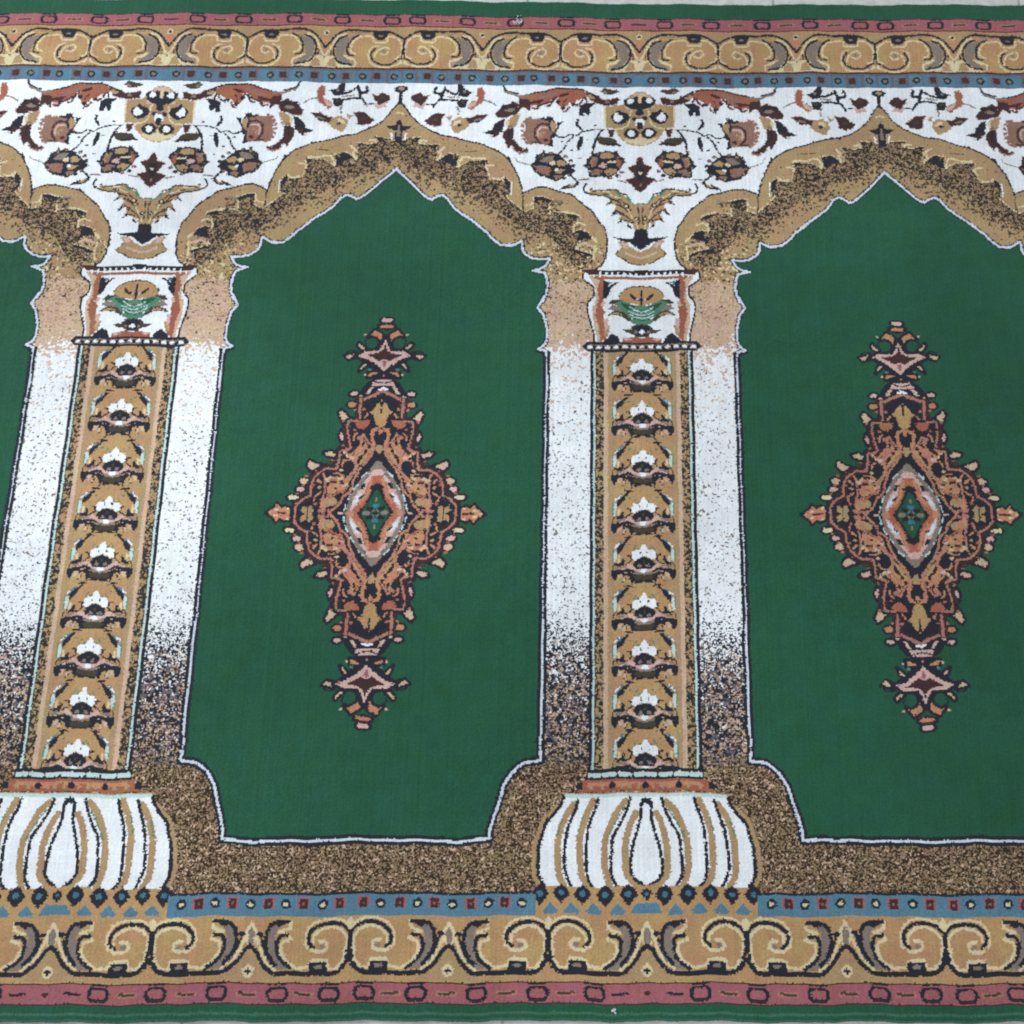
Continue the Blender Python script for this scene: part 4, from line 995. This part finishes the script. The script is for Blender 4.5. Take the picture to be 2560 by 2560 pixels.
# random yarn mixing in the shaded areas
rs = np.random.RandomState(11)
def blur(a, n):
    for ax in (0, 1):
        a = (np.roll(a, 1, ax) + 2 * a + np.roll(a, -1, ax)) / 4 if n == 1 else a
    return a
def ranks(a):
    o = np.empty(a.size, np.float32); o[np.argsort(a, axis=None, kind='stable')] = np.linspace(0, 1, a.size, dtype=np.float32); return o.reshape(a.shape)
n1 = ranks(blur(rs.rand(NY, NX).astype(np.float32), 1) + .22 * rs.rand(NY, NX)); n2 = ranks(blur(rs.rand(NY, NX).astype(np.float32), 1)); n0 = rs.rand(NY, NX); n3 = ranks(n1 + 1.2 * rs.rand(NY, NX))
YF = np.broadcast_to(ys[:, None], FC.shape); XF = np.broadcast_to(((ii + .5) * P_)[None, :], FC.shape)
K_, T_, W_, S_, D_, L_, M_, C_, J_, Z_, Y_ = [cid(c) for c in 'KTWSDLMCJZY']
up = np.zeros(dense.shape, bool); dn_ = np.roll(dense, 1, 0) | np.roll(np.roll(dense, 1, 0), 1, 1) | np.roll(np.roll(dense, 1, 0), -1, 1) | np.roll(dense, -1, 1)
ring = (dn_ & ~dense)[:, half]; FC[ring & (FC == T_) & (n0 < .62)] = C_
edge = (dense & ~np.roll(dense, -1, 0))[:, half]; FC[edge & (FC == 40) & (n0 < .85)] = K_
m = FC == 40
FC[m] = np.where(n3[m] < .56, np.where(n2[m] < .5, K_, Y_), np.where(n2[m] < .35, T_, Z_))
# fade of dark knots below the dense shading of the arch
den = dense[:, half].astype(np.float32); fade = np.zeros_like(den); N_ = 21
for q in range(1, N_):
    sh = np.zeros_like(den); sh[:-q] = den[q:]; fade = np.maximum(fade, sh * (1 - q / N_))
m = (FP == 9) & (FC == T_) & (fade > 0) & (den == 0); FC[m & (n1 < fade * .5)] = D_
# pillars and frame
def pr(y, pts): return np.interp(y, [p[0] for p in pts], [p[1] for p in pts])
m = FC == 41; y = YF[m]; a = np.where(YF < -280, n0, np.where(YF > -110, n1, n3))[m]; b = n2[m]
pk = pr(y, [(-560, .5), (-290, .52), (-270, .66), (-190, .70), (-160, .56), (-138, .34), (-124, .1), (-100, .045), (0, .035), (120, .03), (190, .015), (215, .01), (260, .03), (300, .10), (340, .2)])
pl = pr(y, [(-560, 0), (-150, .02), (-118, .05), (0, .07), (190, .06), (230, .06), (340, .05)])
pw = pr(y, [(-560, 0), (-285, 0), (-250, .06), (-200, .25), (-170, .7), (-148, 1), (120, 1), (185, .9), (204, .45), (212, .06), (225, .0), (290, 0)])
ps = pr(y, [(-560, 0), (-280, .05), (-180, .3), (190, .9), (225, .75), (290, .35), (340, .05)])
dark = np.where(y < -285, Y_, np.where(b < .7, K_, J_)); dark = np.where(y > 215, D_, dark); dark = np.where((y > -110) & (y < 215), np.where(b < .2, K_, np.where(b < .6, J_, L_)), dark)
lite = np.where((y < -275) & (b < .8), Z_, np.where(b < pw, W_, np.where(n0[m] < ps, np.where(b < .9, S_, M_), np.where(n2[m] < .5, T_, S_))))
o = np.where(a < pk, dark, np.where(a > 1 - pl, np.where(y > 100, S_, L_), lite)); FC[m] = o
m = (FC == T_) & (FP == 9) & (YF < 345) & (YF > 285); FC[m & (n1 < .16)] = D_; FC[m & (n2 > .9)] = C_
m = FC == 42; FC[m] = np.where(n1[m] < .55, np.where(n0[m] < .5, K_, D_), T_)
wr = FC == W_; near = np.zeros(wr.shape, bool)
for cc in 'RBqT':
    q_ = FC == cid(cc)
    for a_ in (-1, 1): near |= np.roll(q_, a_, 0) | np.roll(q_, a_, 1)
FC[wr & near & (FP == 8) & (n0 < .3)] = M_; FC[wr & near & (FP == 8) & (n0 > .9)] = cid('q')
# a few stray knots everywhere
stray = (n0 > .992) & (FP == 9) & (FC == T_); FC[stray] = D_
stray = (n0 < .012) & (FC == cid('F')); FC[stray] = T_
# ragged edges: some knots take the colour of their neighbour
for ax_, sh_ in ((1, 1), (0, 1), (1, -1)):
    sw = rs.rand(NY, NX) < .08; nb = np.roll(FC, sh_, ax_); same = (FP == np.roll(FP, sh_, ax_)); FC = np.where(sw & same, nb, FC)

# ------------------------------------------------------------------ mesh
THICK = .009
GX = (np.arange(NX + 1) + I0) * P_; GY = Y0 + np.arange(NY + 1) * P_
VX, VY = np.meshgrid(GX, GY)
# the carpet does not lie perfectly square: gentle bow of its rows, mm
WX = np.array([-883.5, -744.6, -587.2, -448.3, -286.2, -142.7, -0.1, 153.6, 274.0, 440.6, 598.0]); WY = np.array([-535.7, -427.7, -292.8, 0.0, 211.1, 302.2, 506.7, 584.8, 690.6])
WD = np.array([[-1.67, -1.67, -1.44, -0.48, -0.0, -0.0, -0.03, -0.92, -1.25, -1.25, -1.25], [-3.0, -3.0, -2.45, -0.94, -0.07, -0.0, -0.01, -0.5, -1.02, -1.71, -1.71], [-0.44, -0.44, -0.44, -0.09, -0.0, -0.0, -0.01, -0.49, -0.88, -0.88, -0.88], [1.89, 1.89, 1.89, 1.42, 0.94, 0.47, -0.0, -0.0, -0.47, -0.47, -0.47], [7.41, 7.41, 6.9, 4.17, 1.9, 0.96, 0.01, -0.0, -0.0, -0.0, -0.0], [6.54, 6.54, 6.18, 4.8, 3.31, 1.44, 0.03, -0.0, -0.42, -0.5, -0.5], [7.55, 7.1, 6.61, 6.03, 4.8, 2.43, 0.07, -0.0, -0.0, -0.0, -0.0], [11.87, 10.9, 9.4, 7.76, 5.34, 2.93, 0.1, -0.0, -0.0, -0.36, -0.53], [9.23, 9.07, 8.82, 7.8, 5.24, 2.46, 0.1, -0.45, -0.9, -1.77, -2.17]])
rows = np.array([np.interp(GX, WX, r) for r in WD]); kern = np.ones(90) / 90
rows = np.array([np.convolve(np.pad(r, 45, mode='edge'), kern, 'same')[45:45 + NX + 1] for r in rows])
tI = np.clip(np.interp(GY, WY, np.arange(len(WY))), 0, len(WY) - 1); i_ = np.minimum(tI.astype(int), len(WY) - 2); f_ = (tI - i_)[:, None]; f_ = f_ * f_ * (3 - 2 * f_)
DY = rows[i_] * (1 - f_) + rows[i_ + 1] * f_
rz = rs.rand(NY + 1, NX + 1)
def lowfreq(n, amp):
    g_ = rs.randn(n, n); u = np.linspace(0, n - 1.001, NY + 1); v = np.linspace(0, n - 1.001, NX + 1)
    iu, iv = u.astype(int), v.astype(int); fu, fv = (u - iu)[:, None], (v - iv)[None]; fu = fu * fu * (3 - 2 * fu); fv = fv * fv * (3 - 2 * fv)
    return amp * ((g_[iu][:, iv] * (1 - fu) + g_[iu + 1][:, iv] * fu) * (1 - fv) + (g_[iu][:, iv + 1] * (1 - fu) + g_[iu + 1][:, iv + 1] * fu) * fv)
VZ = THICK * 1000 + (rz - .5) * .5 + rs.randn(NY + 1, 1) * .09 + rs.randn(1, NX + 1) * .12 + lowfreq(7, .9) + lowfreq(18, .25) + lowfreq(60, .05)
JX = (rs.rand(NY + 1, NX + 1) - .5) * .5; JY = (rs.rand(NY + 1, NX + 1) - .5) * .5
wav = .7 * np.sin(VX / 27.0 + .9 * np.sin(VY / 60)) + .5 * np.sin(VX / 11.7 + 1 + VY / 90) + .3 * np.sin(VX / 5.3 + VY / 17)
PXm = VX + JX + .3 * np.sin(VY / 11.0) + 39.24; PYm = VY + DY + JY + wav
ALL = np.stack([PXm, PYm, VZ], -1).astype(np.float32) / 1000
coll = scn.collection
root = bpy.data.objects.new("prayer_carpet", None); coll.objects.link(root)
root["label"] = "long green prayer carpet woven with arches, columns and diamond medallions, lying on pale tiles"
root["category"] = "carpet"
def part(name, mask, parent):
    J, I = np.nonzero(mask)
    if len(J) == 0: return None
    vid = np.stack([J * (NX + 1) + I, J * (NX + 1) + I + 1, (J + 1) * (NX + 1) + I + 1, (J + 1) * (NX + 1) + I], 1)
    uq, inv = np.unique(vid.ravel(), return_inverse=True)
    me = bpy.data.meshes.new(name); n = len(J)
    me.vertices.add(len(uq)); me.vertices.foreach_set('co', ALL.reshape(-1, 3)[uq].ravel())
    me.loops.add(n * 4); me.loops.foreach_set('vertex_index', inv.astype(np.int32))
    me.polygons.add(n); me.polygons.foreach_set('loop_start', np.arange(0, n * 4, 4, dtype=np.int32)); me.polygons.foreach_set('loop_total', np.full(n, 4, np.int32))
    codes = FC[J, I]; used = np.unique(codes); lut = np.zeros(64, np.int32)
    for q, c in enumerate(used): lut[c] = q; me.materials.append(MATS[c])
    me.polygons.foreach_set('material_index', lut[codes]); me.update(calc_edges=True)
    o = bpy.data.objects.new(name, me); coll.objects.link(o); o.parent = parent; return o
for nm, pid in (('edge_strip', 0), ('edge_strip', 4), ('rose_band', 1), ('rose_band', 5), ('scroll_band', 2), ('scroll_band', 6), ('beaded_band', 3)):
    part(nm, FP == pid, root)
for q in np.unique(NI):
    part('beaded_band', (FP == 7) & (NI == q), root); part('niche_frame', (FP == 9) & (NI == q), root)
    f = part('niche_field', (FP == 10) & (NI == q), root)
    if f: part('medallion', (FP == 11) & (NI == q), f)
for q in np.unique(k):
    part('floral_spandrel', (FP == 8) & (KCOL == q), root)
    s = part('column', (FP == 12) & (KCOL == q), root)
    if s:
        part('capital', (FP == 13) & (KCOL == q), s); part('base', (FP == 14) & (KCOL == q), s)
        for i in range(9): part('flower_motif', (FP == 20 + i) & (KCOL == q), s)
# overlocked long edges: stitched roll from the pile down to the floor
def binding(row, sgn, wmm, code):
    me = bpy.data.meshes.new('edge_binding'); base = ALL[row]; n = len(base); prof = 7; V = []
    st = .35 * (np.arange(n) % 3 == 0)
    for q in range(prof + 1):
        a = math.pi / 2 * q / prof; off = np.sin(a) * wmm * (1 + st * .12); z = base[:, 2] * 1000 * (.12 + .88 * np.cos(a) ** .8) - (st * .4 if 0 < q < prof else 0)
        if q == prof: z = z * 0 + .2
        V.append(np.stack([base[:, 0] * 1000, base[:, 1] * 1000 + sgn * off, z], -1) / 1000)
    V = np.array(V).reshape(-1, 3); F_ = []
    for q in range(prof):
        for i in range(n - 1):
            a, b, c, d = q * n + i, q * n + i + 1, (q + 1) * n + i + 1, (q + 1) * n + i
            F_.append((a, b, c, d) if sgn > 0 else (d, c, b, a))
    me.from_pydata([tuple(v) for v in V], [], F_); me.materials.append(MATS[CODES.find(code)])
    for p in me.polygons: p.use_smooth = True
    o = bpy.data.objects.new('edge_binding', me); coll.objects.link(o); o.parent = root
binding(NY, 1, 3.0, 'X'); binding(0, -1, 3.2, 'X')
def endcap(col, name='cut_end'):
    me = bpy.data.meshes.new(name); b = ALL[:, col]; lo = b.copy(); lo[:, 2] = .0002; n = len(b)
    me.from_pydata([tuple(v) for v in np.vstack([b, lo]).tolist()], [], [(i, i + 1, n + i + 1, n + i) for i in range(n - 1)])
    me.materials.append(MATS[CODES.find('C')]); o = bpy.data.objects.new(name, me); coll.objects.link(o); o.parent = root
endcap(0); endcap(NX)

# two bits of white fluff caught on the pile
def lint(px, py, sz, label, seed):
    r = np.random.RandomState(seed); bm = []; F_ = []
    for a in range(14):
        p = np.array([px, py, 9.4]) + r.randn(3) * [sz * .4, sz * .35, .25]
        for _ in range(9):
            d = r.randn(3) * [sz * .28, sz * .25, .3]; q = p + d; n_ = np.cross(d, [0, 0, 1.]); n_ = n_ / (np.linalg.norm(n_) + 1e-6) * .28
            i = len(bm); bm += [p - n_, p + n_, q + n_, q - n_]; F_.append((i, i + 1, i + 2, i + 3)); p = q
    me = bpy.data.meshes.new('lint_tuft'); v = np.array(bm); v[:, 2] = np.clip(v[:, 2], 9.2, 12); me.from_pydata((v / 1000).tolist(), [], F_); me.materials.append(MATS[CODES.find('W')])
    o = bpy.data.objects.new('lint_tuft', me); coll.objects.link(o); o['label'] = label; o['category'] = 'lint'; o['group'] = 'bits of lint on the carpet'
lint(-122.8, 675.4, 4.2, "larger tuft of white fluff on the rose stripe near the carpet's far edge", 3)
lint(3.9, -530.5, 1.6, "tiny pale speck of fluff on the green strip at the carpet's near edge", 5)

# ------------------------------------------------------------------ floor: pale speckled tiles with fine joints
fm = bpy.data.materials.new("speckled_tile"); fm.use_nodes = True; nt = fm.node_tree; N = nt.nodes; b = N["Principled BSDF"]
tc = N.new('ShaderNodeTexCoord'); br = N.new('ShaderNodeTexBrick'); br.offset = 0; br.inputs['Scale'].default_value = 1
br.inputs['Brick Width'].default_value = .33; br.inputs['Row Height'].default_value = .33; br.inputs['Mortar Size'].default_value = .0016
br.inputs['Color1'].default_value = (.60, .61, .58, 1); br.inputs['Color2'].default_value = (.56, .55, .53, 1); br.inputs['Mortar'].default_value = (.36, .34, .32, 1)
mp = N.new('ShaderNodeMapping'); mp.inputs[1].default_value = (.11, .06, 0); nt.links.new(tc.outputs['Object'], mp.inputs[0]); nt.links.new(mp.outputs[0], br.inputs['Vector'])
n1_ = N.new('ShaderNodeTexNoise'); n1_.inputs['Scale'].default_value = 95; n1_.inputs['Detail'].default_value = 4; nt.links.new(tc.outputs['Object'], n1_.inputs['Vector'])
rp = N.new('ShaderNodeMapRange'); rp.inputs[1].default_value = .35; rp.inputs[2].default_value = .65; rp.inputs[3].default_value = .86; rp.inputs[4].default_value = 1.08; nt.links.new(n1_.outputs[0], rp.inputs[0])
mx_ = N.new('ShaderNodeVectorMath'); mx_.operation = 'SCALE'; nt.links.new(br.outputs[0], mx_.inputs[0]); nt.links.new(rp.outputs[0], mx_.inputs['Scale'])
nt.links.new(mx_.outputs[0], b.inputs['Base Color']); b.inputs['Roughness'].default_value = .35
me = bpy.data.meshes.new('floor'); s = 4
me.from_pydata([(-s, -s, 0), (s, -s, 0), (s, s, 0), (-s, s, 0)], [], [(0, 1, 2, 3)]); me.materials.append(fm)
fl = bpy.data.objects.new('floor', me); coll.objects.link(fl); fl['kind'] = 'structure'
